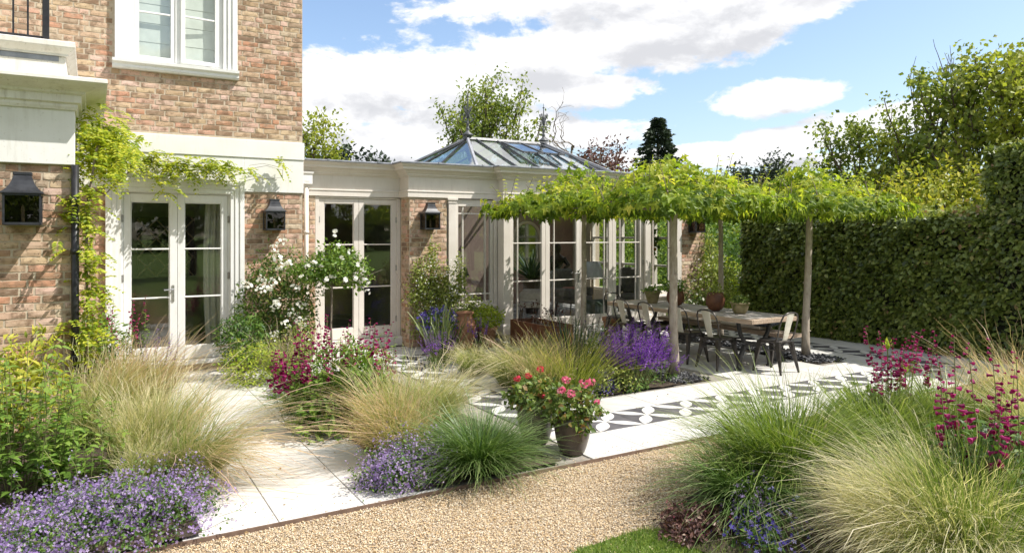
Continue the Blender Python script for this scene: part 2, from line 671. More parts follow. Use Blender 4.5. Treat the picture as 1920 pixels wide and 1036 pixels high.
def glassmat(name, tint=(.9, .93, .92), ior=1.55, rough=0.0, wobble=0.0):
    m, nt, out = newmat(name)
    ge = nd(nt, 'ShaderNodeNewGeometry')
    dp = nd(nt, 'ShaderNodeVectorMath', operation='DOT_PRODUCT')
    nt.links.new(ge.outputs['Normal'], dp.inputs[0])
    nt.links.new(ge.outputs['Incoming'], dp.inputs[1])
    c1 = math_n(nt, 'SUBTRACT', 1.0, math_n(nt, 'ABSOLUTE', dp.outputs['Value']), True)
    f0 = ((ior - 1) / (ior + 1)) ** 2
    fr = math_n(nt, 'ADD', f0, math_n(nt, 'MULTIPLY', math_n(nt, 'POWER', c1, 5.0), 1 - f0))
    tr = nd(nt, 'ShaderNodeBsdfTransparent')
    tr.inputs['Color'].default_value = (*tint, 1)
    gl = nd(nt, 'ShaderNodeBsdfGlossy')
    gl.inputs['Roughness'].default_value = rough
    gl.inputs['Color'].default_value = (1, 1, 1, 1)
    if wobble:
        b = nd(nt, 'ShaderNodeBump')
        b.inputs['Strength'].default_value = wobble
        b.inputs['Distance'].default_value = .01
        nt.links.new(noise(nt, 2.2, 1, .5), b.inputs['Height'])
        nt.links.new(b.outputs[0], gl.inputs['Normal'])
    mx = nd(nt, 'ShaderNodeMixShader')
    nt.links.new(fr, mx.inputs[0])
    nt.links.new(tr.outputs[0], mx.inputs[1])
    nt.links.new(gl.outputs[0], mx.inputs[2])
    nt.links.new(mx.outputs[0], out.inputs['Surface'])
    return m


def brickmat(name):
    m, nt, out = newmat(name)
    g = nd(nt, 'ShaderNodeNewGeometry')
    oi = nd(nt, 'ShaderNodeObjectInfo').outputs['Random']
    rnd = math_n(nt, 'FRACT', math_n(nt, 'ADD', oi, math_n(nt, 'MULTIPLY', g.outputs['Random Per Island'], 3.7)))
    base = ramp(nt, rnd, [(0, (0.403, 0.276, 0.166)), (.13, (0.560, 0.419, 0.265)), (.28, (0.605, 0.401, 0.311)), (.42, (0.470, 0.330, 0.212)), (.56, (0.620, 0.443, 0.365)),
                          (.70, (0.493, 0.251, 0.153)), (.79, (0.347, 0.228, 0.140)), (.86, (0.213, 0.138, 0.093)), (.93, (0.616, 0.503, 0.358)), (1, (0.269, 0.173, 0.113))])
    patch = noise(nt, 9, 4, .6, g.outputs['Position'])
    base = mixc(nt, ramp(nt, patch, [(.46, (0, 0, 0)), (.62, (.8, .8, .8))]), base, (.20, .128, .08))
    pale = noise(nt, 14, 3, .6, g.outputs['Position'], stretch=(1, 1, 2))
    base = mixc(nt, ramp(nt, pale, [(.52, (0, 0, 0)), (.75, (.45, .45, .45))]), base, (.58, .46, .34))
    vo = nd(nt, 'ShaderNodeTexVoronoi')
    vo.inputs['Scale'].default_value = 38
    nt.links.new(g.outputs['Position'], vo.inputs['Vector'])
    pits = ramp(nt, vo.outputs['Distance'], [(.1, (1, 1, 1)), (.22, (0, 0, 0))])
    pn = ramp(nt, noise(nt, 6, 2, .5, g.outputs['Position']), [(.44, (0, 0, 0)), (.52, (1, 1, 1))])
    pitm = math_n(nt, 'MULTIPLY', pits, pn)
    base = mixc(nt, math_n(nt, 'MULTIPLY', pitm, .85), base, (.07, .05, .04))
    fine = noise(nt, 120, 5, .65, g.outputs['Position'])
    h = math_n(nt, 'SUBTRACT', fine, math_n(nt, 'MULTIPLY', pitm, 1.2))
    principled(nt, out, base, .88, 0, .25, h, .5, .004)
    return m


def tilewhite(name, c1, c2):
    m, nt, out = newmat(name)
    oi = nd(nt, 'ShaderNodeObjectInfo').outputs['Random']
    n1 = noise(nt, 2.5, 6, .65)
    col = ramp(nt, n1, [(.3, c1), (.7, c2)])
    hs = nd(nt, 'ShaderNodeHueSaturation')
    nt.links.new(math_n(nt, 'ADD', .91, math_n(nt, 'MULTIPLY', oi, .15)), hs.inputs['Value'])
    nt.links.new(col, hs.inputs['Color'])
    sp = noise(nt, 60, 3, .5)
    col = mixc(nt, ramp(nt, sp, [(.60, (0, 0, 0)), (.72, (.35, .35, .35))]), hs.outputs[0], (.34, .30, .25))
    st = noise(nt, 1.7, 6, .72, dist=.6)
    col = mixc(nt, ramp(nt, st, [(.55, (0, 0, 0)), (.72, (.45, .45, .45))]), col, (.40, .355, .29))
    principled(nt, out, col, .7, 0, .3, noise(nt, 90, 4, .6), .15, .003)
    return m


MT = {}
MT['brick'] = brickmat('stock_brick')
MT['mortar'] = pmat('lime_mortar', (.43, .355, .26), (.54, .455, .345), 25, .95, bump_s=.4)
MT['white'] = pmat('white_paint', (.74, .735, .71), (.79, .785, .765), 3, .45, bump_s=.05, bump_d=.002, fine=60, grime=0.22)
MT['render'] = pmat('cream_render', (.69, .68, .64), (.75, .74, .705), 2.2, .7, bump_s=.1, fine=80, grime=0.26)
MT['stone'] = pmat('weathered_stone', (.66, .625, .56), (.76, .735, .685), 4.5, .75, bump_s=.18, fine=70, stretch=(1, 1, .5), grime=0.55)
MT['cream'] = pmat('stone_cream_paint', (.64, .585, .52), (.70, .65, .585), 2.5, .45, bump_s=.05, bump_d=.002, fine=60, grime=0.26)
MT['lead'] = pmat('lead_sheet', (.17, .18, .20), (.30, .31, .34), 7, .5, .3, bump_s=.2, fine=30)
MT['darkgrey'] = pmat('grey_glazing_bar', (.075, .08, .085), (.12, .125, .13), 9, .45, bump_s=.06)
MT['palegrey'] = pmat('pale_grey_hip', (.27, .275, .30), (.36, .365, .385), 5, .5, bump_s=.06)
MT['black'] = pmat('black_iron', (.012, .012, .014), (.026, .026, .029), 12, .4, bump_s=.12, bump_d=.002)
MT['lantern'] = pmat('lantern_black', (.018, .019, .022), (.035, .037, .043), 10, .38, bump_s=.1, bump_d=.002)
MT['steel'] = pmat('brushed_steel', (.45, .45, .44), (.55, .55, .54), 20, .3, .9, bump_s=.05)
MT['hinge'] = pmat('dull_hinge', (.30, .29, .27), (.38, .37, .35), 20, .4, .7, bump_s=.05)
MT['glass'] = glassmat('window_glass', (.95, .97, .96), 1.68, 0.0, .02)
MT['roofglass'] = glassmat('roof_glass', (.78, .90, .95), 4.4, 0.0, .02)
MT['lampglass'] = glassmat('lamp_glass', (.55, .52, .48), 1.5)
MT['slab'] = tilewhite('pale_porcelain_slab', (.49, .47, .435), (.63, .615, .585))
MT['petal'] = tilewhite('white_inlay', (.58, .565, .53), (.66, .645, .615))
MT['tile'] = pmat('charcoal_tile', (.075, .072, .078), (.115, .108, .112), 8, .6, bump_s=.12, fine=90, vary=.25)
MT['joint'] = pmat('joint_grout', (.20, .18, .15), (.30, .275, .235), 20, .95)
MT['corten'] = pmat('rusted_steel', (.115, .042, .02), (.20, .078, .034), 9, .75, bump_s=.25, fine=60)
MT['edging'] = pmat('steel_edging_rust', (.13, .085, .06), (.2, .135, .1), 14, .75, bump_s=.15)
MT['soil'] = pmat('garden_soil', (.045, .032, .022), (.085, .062, .042), 14, .95, bump_s=.8, bump_d=.02, fine=60)
MT['slate'] = pmat('slate_chip', (.035, .036, .04), (.085, .085, .09), 30, .55, bump_s=.2, fine=120)
MT['bark'] = pmat('pale_bark', (.32, .265, .205), (.49, .425, .345), 14, .9, bump_s=.7, bump_d=.012, fine=38, stretch=(1, 1, .45))
MT['darkbark'] = pmat('dark_bark', (.07, .052, .038), (.14, .105, .078), 10, .9, bump_s=.5, bump_d=.01)
MT['twig'] = pmat('grey_twig', (.16, .13, .10), (.26, .215, .17), 10, .9)
MT['greenstem'] = pmat('green_stem', (.10, .14, .035), (.17, .17, .06), 12, .7)
MT['wood'] = pmat('weathered_oak', (.30, .215, .15), (.46, .36, .27), 5, .7, bump_s=.35, fine=60, stretch=(9, .9, 9), vary=.22)
MT['woodtop'] = pmat('grey_weathered_oak', (.29, .255, .23), (.43, .39, .355), 5, .6, bump_s=.35, fine=60, stretch=(9, .9, 9), vary=.22)
MT['iron'] = pmat('cast_iron', (.035, .035, .036), (.065, .063, .062), 14, .45, .3, bump_s=.2, bump_d=.003)
MT['gunmetal'] = pmat('gunmetal_seat', (.06, .054, .05), (.11, .10, .092), 11, .33, .6, bump_s=.08, bump_d=.002)
MT['ivory'] = pmat('ivory_enamel', (.66, .62, .50), (.74, .71, .60), 6, .35, bump_s=.05, bump_d=.002)
MT['taupe'] = pmat('taupe_glaze', (.085, .069, .056), (.125, .102, .082), 5, .33, bump_s=.08, bump_d=.003, fine=45)
MT['terra'] = pmat('terracotta', (.30, .135, .07), (.43, .225, .13), 10, .85, bump_s=.25, fine=60)
MT['rustpot'] = pmat('rust_brown_glaze', (.095, .036, .018), (.17, .07, .034), 12, .5, bump_s=.25, fine=40)
MT['moss'] = pmat('mossy_pot', (.19, .175, .07), (.36, .29, .17), 11, .9, bump_s=.35, fine=50)
MT['greypot'] = pmat('grey_lead_pot', (.20, .20, .205), (.3, .3, .3), 9, .6, bump_s=.15)
MT['navy'] = pmat('navy_woven', (.045, .055, .085), (.16, .18, .22), 40, .9, bump_s=.4, stretch=(3, .6, 1))
MT['linen'] = pmat('beige_linen', (.48, .40, .31), (.58, .50, .40), 60, .95, bump_s=.3)
MT['pink'] = pmat('pink_plaster', (.30, .19, .15), (.35, .225, .18), 2, .9, bump_s=.05)
MT['olivewall'] = pmat('olive_grey_wall', (.28, .27, .215), (.33, .32, .255), 2, .9, bump_s=.05)
MT['ceil'] = pmat('ceiling_white', (.72, .70, .66), (.76, .74, .70), 2, .9, bump_s=.03)
MT['floor'] = pmat('marble_floor', (.34, .34, .33), (.60, .59, .57), 1.8, .25, bump_s=.02, detail=8)
MT['velvet'] = pmat('grey_velvet', (.13, .115, .10), (.20, .18, .16), 18, .95, bump_s=.2)
MT['paleup'] = pmat('pale_upholstery', (.42, .37, .32), (.55, .49, .43), 12, .95, bump_s=.2)
MT['coral'] = pmat('coral_cushion', (.42, .17, .12), (.5, .22, .16), 15, .95)
MT['bronze'] = pmat('dark_bronze', (.035, .024, .018), (.075, .05, .035), 12, .4, .6)
MT['greenglass'] = pmat('green_glass', (.02, .30, .11), (.05, .45, .2), 9, .15)
MT['porcelain'] = pmat('porcelain', (.62, .61, .58), (.72, .71, .68), 5, .25)
MT['darkwood'] = pmat('dark_wood', (.05, .03, .02), (.09, .055, .035), 8, .4, stretch=(1, 1, 6))
MT['latt'] = pmat('pale_lattice_wood', (.60, .46, .30), (.68, .54, .37), 9, .6)
MT['bottle'] = pmat('bottle_rack_dark', (.012, .008, .008), (.03, .018, .016), 14, .5)
MT['curtain'] = pmat('linen_curtain', (.52, .49, .42), (.6, .575, .5), 30, .95, bump_s=.2)
MT['blind'] = pmat('pale_blind', (.66, .68, .62), (.74, .76, .70), 8, .8)
MT['brass'] = pmat('brass', (.5, .35, .12), (.6, .44, .18), 10, .35, .8)
MT['slateroof'] = pmat('roof_slate', (.07, .075, .085), (.13, .135, .15), 9, .7)
MT['candle'] = pmat('candle_lamp', (.62, .58, .48), (.7, .66, .56), 9, .4)
MT['orange'] = pmat('orange_fruit', (.62, .20, .02), (.72, .27, .03), 14, .5)


def lawnmat():
    m, nt, out = newmat('lawn_turf')
    a = noise(nt, 1.2, 6, .6)
    b = noise(nt, 45, 4, .7)
    col = ramp(nt, math_n(nt, 'ADD', math_n(nt, 'MULTIPLY', a, .5), math_n(nt, 'MULTIPLY', b, .5)),
               [(.3, (.06, .105, .016)), (.5, (.105, .165, .028)), (.7, (.17, .22, .05))])
    principled(nt, out, col, .9, 0, .2, b, .9, .03)
    return m


def gravelmat():
    m, nt, out = newmat('pea_gravel_bed')
    vo = nd(nt, 'ShaderNodeTexVoronoi')
    vo.inputs['Scale'].default_value = 95
    nt.links.new(nd(nt, 'ShaderNodeNewGeometry').outputs['Position'], vo.inputs['Vector'])
    sep = nd(nt, 'ShaderNodeSeparateColor')
    nt.links.new(vo.outputs['Color'], sep.inputs[0])
    col = ramp(nt, sep.outputs[0], [(0, (.22, .15, .085)), (.25, (.50, .36, .20)), (.5, (.60, .46, .28)), (.75, (.64, .53, .37)), (1, (.7, .61, .47))])
    col = mixc(nt, ramp(nt, vo.outputs['Distance'], [(.3, (0, 0, 0)), (.75, (1, 1, 1))]), col, (.14, .10, .065))
    h = math_n(nt, 'SUBTRACT', 1.0, vo.outputs['Distance'])
    principled(nt, out, col, .85, 0, .25, h, 1.0, .01)
    return m


def pebblemat():
    m, nt, out = newmat('pea_shingle')
    at = nd(nt, 'ShaderNodeAttribute', attribute_name='tint').outputs['Fac']
    col = ramp(nt, at, [(0, (.28, .19, .11)), (.18, (.56, .39, .21)), (.4, (.67, .51, .31)), (.65, (.72, .60, .43)), (.85, (.56, .46, .35)), (1, (.78, .71, .58))])
    principled(nt, out, col, .75, 0, .3, noise(nt, 220, 3), .2, .002)
    return m


MT['lawn'], MT['gravel'], MT['pebble'] = lawnmat(), gravelmat(), pebblemat()
# foliage
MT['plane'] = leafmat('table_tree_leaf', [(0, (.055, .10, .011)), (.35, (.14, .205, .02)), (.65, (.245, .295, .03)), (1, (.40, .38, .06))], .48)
MT['hedge'] = leafmat('hedge_leaf', [(0, (.036, .056, .013)), (.45, (.125, .165, .032)), (.75, (.22, .255, .056)), (.93, (.25, .25, .085)), (1, (.29, .18, .10))], .22, .42, .5, clump=.6, clump_scale=1.3)
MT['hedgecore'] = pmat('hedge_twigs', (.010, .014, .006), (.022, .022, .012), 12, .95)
MT['vine'] = leafmat('vine_leaf', [(0, (.11, .17, .014)), (.5, (.26, .31, .022)), (1, (.44, .43, .05))], .42)
MT['rosel'] = leafmat('rose_leaf', [(0, (.03, .062, .014)), (.5, (.07, .125, .022)), (.85, (.13, .18, .035)), (1, (.22, .2, .06))], .28)
MT['jasmine'] = leafmat('jasmine_leaf', [(0, (.09, .125, .022)), (.5, (.18, .23, .042)), (1, (.36, .38, .11))], .3)
MT['lime'] = leafmat('lime_leaf', [(0, (.13, .19, .02)), (.5, (.23, .30, .03)), (1, (.36, .38, .06))], .35)
MT['gold'] = leafmat('golden_leaf', [(0, (.14, .18, .02)), (.5, (.27, .29, .035)), (1, (.42, .38, .06))], .35)
MT['midgreen'] = leafmat('mid_green_leaf', [(0, (.025, .06, .012)), (.5, (.06, .125, .022)), (1, (.13, .20, .04))], .28)
MT['green2'] = leafmat('fresh_green_leaf', [(0, (.05, .10, .015)), (.5, (.11, .19, .028)), (1, (.20, .27, .05))], .32)
MT['geran'] = leafmat('geranium_leaf', [(0, (.04, .07, .012)), (.5, (.09, .14, .02)), (.8, (.17, .21, .045)), (1, (.17, .085, .03))], .25)
MT['iris'] = leafmat('iris_leaf', [(0, (.03, .055, .02)), (.5, (.07, .11, .035)), (1, (.19, .22, .08))], .2)
MT['darkiris'] = leafmat('dark_strap_leaf', [(0, (.012, .026, .012)), (.5, (.03, .055, .022)), (1, (.075, .11, .04))], .15)
MT['stipa'] = leafmat('feather_grass', [(0, (.10, .16, .03)), (.35, (.27, .33, .10)), (.65, (.47, .46, .25)), (1, (.60, .51, .37))], .38, .5, .3)
MT['stipapink'] = leafmat('feather_grass_pink', [(0, (.11, .16, .035)), (.35, (.30, .33, .12)), (.65, (.49, .41, .25)), (1, (.55, .38, .30))], .38, .5, .3)
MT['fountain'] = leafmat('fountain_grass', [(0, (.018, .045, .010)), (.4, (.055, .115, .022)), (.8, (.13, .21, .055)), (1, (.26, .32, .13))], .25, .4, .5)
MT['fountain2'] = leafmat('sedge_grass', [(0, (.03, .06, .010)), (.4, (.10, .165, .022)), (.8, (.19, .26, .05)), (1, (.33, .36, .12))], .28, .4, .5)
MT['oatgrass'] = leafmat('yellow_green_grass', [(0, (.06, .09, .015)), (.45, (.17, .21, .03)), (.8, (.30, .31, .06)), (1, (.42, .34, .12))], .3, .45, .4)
MT['turf'] = leafmat('turf_blade', [(0, (.05, .095, .014)), (.5, (.12, .19, .03)), (1, (.26, .31, .08))], .3)
MT['heuch'] = leafmat('bronze_leaf', [(0, (.035, .016, .016)), (.5, (.09, .04, .036)), (.85, (.17, .09, .075)), (1, (.27, .2, .15))], .2)
MT['copper'] = leafmat('copper_leaf', [(0, (.045, .02, .022)), (.5, (.10, .045, .042)), (1, (.20, .10, .08))], .25)
MT['lilac'] = leafmat('lilac_petal', [(0, (.21, .135, .34)), (.5, (.35, .25, .49)), (1, (.56, .46, .66))], .3, .6, .2, (1, .9, 1), clump=.9, clump_scale=7)
MT['blueviolet'] = leafmat('blue_violet_petal', [(0, (.06, .04, .30)), (.6, (.13, .09, .46)), (1, (.5, .46, .72))], .3, .6, .2, (1, .9, 1))
MT['purple'] = leafmat('purple_petal', [(0, (.09, .025, .20)), (.5, (.19, .055, .38)), (1, (.34, .15, .52))], .3, .6, .2, (1, .8, 1))
MT['magenta'] = leafmat('magenta_petal', [(0, (.13, .008, .05)), (.5, (.25, .013, .095)), (1, (.42, .045, .19))], .3, .55, .25, (1, .6, .8))
MT['pinkfl'] = leafmat('pink_petal', [(0, (.55, .06, .17)), (.5, (.72, .14, .28)), (1, (.82, .36, .45))], .25, .6, .2, (1, .7, .8))
MT['redfl'] = leafmat('coral_red_petal', [(0, (.5, .02, .06)), (1, (.68, .07, .13))], .25, .6, .2, (1, .6, .6))
MT['whitefl'] = leafmat('white_petal', [(0, (.66, .65, .56)), (.5, (.80, .79, .73)), (1, (.86, .86, .82))], .25, .6, .2, (1, 1, .95))
MT['seed'] = leafmat('dark_seed_spike', [(0, (.03, .022, .03)), (.6, (.07, .045, .075)), (1, (.16, .09, .2))], .1)
MT['tree_a'] = leafmat('maple_leaf', [(0, (.065, .10, .018)), (.5, (.155, .20, .036)), (1, (.31, .32, .08))], .35, clump=.6, clump_scale=.8)
MT['tree_b'] = leafmat('yellow_green_tree_leaf', [(0, (.10, .13, .02)), (.5, (.22, .25, .036)), (1, (.38, .37, .08))], .38, clump=.6, clump_scale=.9)
MT['tree_c'] = leafmat('dark_needle', [(0, (.012, .022, .014)), (.5, (.028, .042, .024)), (1, (.06, .08, .045))], .1, clump=.5, clump_scale=1.2)
MT['tree_d'] = leafmat('wood_leaf', [(0, (.022, .042, .012)), (.5, (.055, .085, .02)), (1, (.12, .15, .04))], .25, clump=.6, clump_scale=.5)
MT['thatch'] = leafmat('dead_grass_thatch', [(0, (.22, .16, .08)), (.5, (.36, .27, .15)), (1, (.5, .4, .25))], .15)
MT['stipacream'] = leafmat('cream_feather_grass', [(0, (.12, .19, .035)), (.35, (.34, .38, .14)), (.65, (.60, .56, .35)), (1, (.66, .58, .44))], .38, .5, .3)
# ------------------------------------------------------------------ ground
def structure(o):
    o['kind'] = 'structure'
    return o


def sheet(name, x0, x1, y0, y1, z, mat, nx=1, ny=1, amp=0.0, parent=None):
    xs, ys = np.linspace(x0, x1, nx + 1), np.linspace(y0, y1, ny + 1)
    X, Y = np.meshgrid(xs, ys)
    Z = z + amp * (np.sin(X * 7.1 + Y * 3.3) * .5 + np.sin(X * 15.7 - Y * 11.9) * .3 + NR.uniform(-.4, .4, X.shape))
    V = np.stack([X.ravel(), Y.ravel(), Z.ravel()], 1)
    i = np.arange(ny)[:, None] * (nx + 1) + np.arange(nx)[None]
    F = np.stack([i, i + 1, i + nx + 2, i + nx + 1], -1).reshape(-1, 4)
    g = G()
    g.add(V, F)
    return g.build(name, mat, parent, smooth=amp > 0)


structure(sheet('lawn', -400, 400, -400, 400, -0.045, MT['lawn'], 2, 2))
structure(sheet('gravel_drive', -6.0, 14, 3.2, 4.94, -0.024, MT['gravel'], 2, 2))
base = structure(sheet('terrace_paving', -3.0, 12.4, 4.95, 16.5, -0.012, MT['joint'], 2, 2))
g = G()
g.box(-3.0, 12.4, 4.938, 4.95, -0.06, 0.004)
structure(g.build('steel_edging', MT['edging']))

# beds as rectangles (x0,x1,y0,y1): slabs stop there
BEDS = [(-3.0, 0.5, 4.95, 11.1), (2.3, 3.45, 4.97, 9.6), (4.8, 7.15, 6.82, 9.9), (9.4, 10.05, 6.85, 10.0), (4.85, 6.4, 10.7, 11.4), (10.2, 13, 10.9, 12.5)]


def in_bed(x, y):
    return any(a < x < b and c < y < d for a, b, c, d in BEDS)


slab_cache = {}


def slab(x0, x1, y0, y1):
    w, d = round(x1 - x0, 3), round(y1 - y0, 3)
    if (w, d) not in slab_cache:
        q = G()
        q.box(-w / 2 + .0032, w / 2 - .0032, -d / 2 + .0032, d / 2 - .0032, -0.02, 0.0, .0025)
        slab_cache[(w, d)] = q.mesh('paving_slab', MT['slab'])
    link_obj('paving_slab', slab_cache[(w, d)], base, ((x0 + x1) / 2, (y0 + y1) / 2, R.uniform(-.0006, .0006)))


def lay(x0, x1, y0, y1, px, py, offx=0.0):
    nx = max(1, round((x1 - x0) / px))
    ny = max(1, round((y1 - y0) / py))
    dx, dy = (x1 - x0) / nx, (y1 - y0) / ny
    for i in range(nx):
        for j in range(ny):
            cx, cyy = x0 + (i + .5) * dx, y0 + (j + .5) * dy
            if not in_bed(cx, cyy):
                slab(x0 + i * dx, x0 + (i + 1) * dx, y0 + j * dy, y0 + (j + 1) * dy)


TP = 0.5685
SX0, SX1 = 3.753, 3.753 + 13 * TP
SY0, SY1 = 5.6, 5.6 + TP
lay(0.5, 2.3, 4.955, 11.06, .6, .6)
lay(2.3, SX0, 4.955, 5.6, .6, .65)
lay(SX0, SX1, 4.955, 5.6, .6, .65)
lay(SX1, 12.0, 4.955, 11.6, .65, .6)
lay(2.3, SX0, 5.6, 11.6, .6, .6)
lay(SX0 + TP, SX1 - TP, SY1, SY1 + 8 * TP - TP, .6, .6)
lay(SX0, SX1, SY1 + 8 * TP, 11.6, .6, .6)
# patterned tiles: four diagonal white petals inlaid in charcoal
q = G()
q.box(-TP / 2 + .0015, TP / 2 - .0015, -TP / 2 + .0015, TP / 2 - .0015, -.02, 0, .002)
tile_me = q.mesh('patterned_tile', MT['tile'])


def petal_mesh():
    q = G()
    Ln = TP * .7071 - .004
    top, bot = [], []
    N = 14
    for k in range(N + 1):
        t = k / N
        w = .172 * Ln * math.sin(PI * t) ** .95
        top.append((t * Ln, w))
        bot.append((t * Ln, -w))
    out = top + bot[-2:0:-1]
    ca = math.sqrt(.5)
    P = [((x - y) * ca, (x + y) * ca) for x, y in out]
    q.prism(P, -.004, .0025, 'z')
    return q.mesh('petal', MT['petal'])


petal_me = petal_mesh()


def ptile(cx, cyy):
    t = link_obj('patterned_tile', tile_me, base, (cx, cyy, 0))
    for k in range(4):
        p = link_obj('petal', petal_me, t)
        p.rotation_euler = (0, 0, k * PI / 2)


for k in range(13):
    ptile(SX0 + (k + .5) * TP, SY0 + TP / 2)
    ptile(SX0 + (k + .5) * TP, SY1 + 7.5 * TP)
for k in range(7):
    ptile(SX0 + TP / 2, SY1 + (k + .5) * TP)
    ptile(SX1 - TP / 2, SY1 + (k + .5) * TP)

# soil of the beds
for (x0, x1, y0, y1) in [(-3.0, 0.62, 4.97, 8.3), (-.1, 0.75, 8.3, 11.05), (2.12, 3.45, 4.99, 9.7), (4.75, 6.5, 6.8, 9.95), (4.9, 6.35, 10.75, 11.3), (10.15, 13, 10.9, 12.4)]:
    structure(sheet('planting_bed', x0, x1, y0, y1, .018, MT['soil'], int((x1 - x0) * 12), int((y1 - y0) * 12), .012))
g = G()
isl = [(3.22, 3.3), (3.5, 3.78), (4.2, 4.02), (5.2, 4.2), (6.5, 4.42), (7.8, 4.45), (8.6, 4.1), (8.3, 2.7), (5.4, 1.9), (3.5, 1.9)]
g.add([(x, y, -.002) for x, y in isl] + [(5.2, 3.0, .03)], [(k, (k + 1) % 10, 10) for k in range(10)])
structure(g.build('island_bed', MT['soil']))

# pea shingle: loose stones over the drive
OCT = (np.array([(1, 0, 0), (-.9, .1, 0), (0, .8, 0), (.1, -.8, 0), (0, 0, .6), (0, 0, -.5)], float),
       np.array([(0, 2, 4), (2, 1, 4), (1, 3, 4), (3, 0, 4), (2, 0, 5), (1, 2, 5), (3, 1, 5), (0, 3, 5)]))
n = 52000
px_ = NR.uniform(0.1, 7.6, n)
py_ = NR.uniform(3.3, 4.93, n)
keep = (py_ - 3.3 > (px_ - 4.2) * .55 - .6)
px_, py_ = px_[keep], py_[keep]
n = len(px_)
g = G()
g.leaves(np.stack([px_, py_, NR.uniform(-.026, -.012, n)], 1), rnd_dir(n, 2.0), rnd_dir(n) * np.array([1, 1, .25]), NR.uniform(.0042, .0088, n), OCT, NR.uniform(0, 1, n))
m = 260
g.leaves(np.stack([NR.uniform(.6, 7.5, m), 4.95 + NR.exponential(.10, m), np.full(m, .004)], 1), rnd_dir(m, 2.0), rnd_dir(m) * np.array([1, 1, .25]), NR.uniform(.0042, .0085, m), OCT, NR.uniform(0, 1, m))
tag(g.build('gravel', MT['pebble']), kind='stuff')
m = 170
g = G()
lx = np.concatenate([NR.uniform(.7, 6.5, m), NR.uniform(1.0, 2.1, 60), NR.uniform(4.5, 10, 120)])
ly = np.concatenate([NR.uniform(3.6, 5.1, m), NR.uniform(5.1, 10.5, 60), NR.uniform(5.2, 7.2, 120)])
m = len(lx)
g.leaves(np.stack([lx, ly, np.where(ly < 4.95, -.008, .004)], 1), rnd_dir(m, 3), rnd_dir(m) * np.array([1, 1, .1]), NR.uniform(.012, .035, m), LEAF, NR.uniform(0, 1, m))
tag(g.build('fallen_leaves', leafmat('dry_leaf', [(0, (.16, .10, .04)), (.5, (.30, .20, .09)), (1, (.42, .36, .2))], .1)), kind='stuff')

# slate chips round the tree feet
for (x0, x1, y0, y1) in [(6.5, 7.15, 6.84, 9.95), (9.4, 10.05, 6.86, 10.0)]:
    structure(sheet('planting_bed', x0, x1, y0, y1, .0, MT['soil'], 4, 20, .004))
    n = 2600
    P = np.stack([NR.uniform(x0, x1, n), NR.uniform(y0, y1, n), NR.uniform(.0, .035, n)], 1)
    g = G()
    g.leaves(P, rnd_dir(n, 1.5), rnd_dir(n) * np.array([1, 1, .4]), NR.uniform(.018, .042, n), (OCT[0] * np.array([1, 1, .4]), OCT[1]), .5)
    tag(g.build('slate_chips', MT['slate']), kind='stuff')

# ------------------------------------------------------------------ bricks
HB, BL, BH = .075, .243, .12


def brick_mesh(L, seed):
    r = np.random.default_rng(seed)
    q = G()
    hx, hz = L / 2 - .0025, .0340
    xs, zs = np.linspace(-hx, hx, 5), np.linspace(-hz, hz, 3)
    V, idx = [], {}
    per = [(i, 0) for i in range(5)] + [(4, 1)] + [(i, 2) for i in range(4, -1, -1)] + [(0, 1)]
    for j in range(3):
        for i in range(5):
            e = (i in (0, 4)) or (j in (0, 2))
            sx = -np.sign(xs[i]) * (.004 if i in (0, 4) else 0)
            sz = -np.sign(zs[j]) * (.004 if j in (0, 2) else 0)
            idx[(i, j)] = len(V)
            V.append((xs[i] + sx + r.normal(0, .0016 if e else .003), (-.005 if e else -.0075) + r.normal(0, .0014), zs[j] + sz + r.normal(0, .0022 if e else .002)))
    F = []
    for j in range(2):
        for i in range(4):
            F.append((idx[(i, j)], idx[(i + 1, j)], idx[(i + 1, j + 1)], idx[(i, j + 1)]))
    b = len(V)
    for (i, j) in per:
        V.append((xs[i] * 1.0, .012, zs[j]))
    m = len(per)
    for k in range(m):
        k2 = (k + 1) % m
        F.append((b + k, b + k2, idx[per[k2]], idx[per[k]]))
    q.add(V, F)
    return q


BRK = {'s': [brick_mesh(BL - .01, 40 + k) for k in range(6)], 'h': [brick_mesh(BH - .01, 60 + k) for k in range(4)]}
BRKM = {k: [b.mesh('brick', MT['brick']) for b in v] for k, v in BRK.items()}


def brick_field(u0, u1, z0, z1, holes=(), phase=0):
    """Flemish bond placements (u centre, z centre, length, kind)"""
    out = []
    k0 = int(math.floor(z0 / HB + 1e-6))
    k1 = int(math.ceil(z1 / HB - 1e-6))
    for k in range(k0, k1):
        zc = (k + .5) * HB
        if zc - HB * .4 < z0 - .03 or zc + HB * .4 > z1 + .03:
            continue
        iv = [(u0, u1)]
        for (a, b, c, d) in holes:
            if c - .02 < zc < d + .02:
                niv = []
                for (s, e) in iv:
                    if b <= s or a >= e:
                        niv.append((s, e))
                    else:
                        if a > s:
                            niv.append((s, a))
                        if b < e:
                            niv.append((b, e))
                iv = niv
        u = u0 - 1.0 + (phase + (k % 2)) * (BL + BH) / 2 - 0.0
        n, prev = 0, 'h'
        while u < u1:
            hd = R.random() < (.30 if prev == 's' else .06)
            L, kd = (BH, 'h') if hd else (BL, 's')
            prev = kd
            for (s, e) in iv:
                a, b = max(u, s), min(u + L, e)
                if b - a > .035:
                    out.append(((a + b) / 2, zc, b - a, kd if b - a > .13 else 'h'))
            u += L
            n += 1
    return out


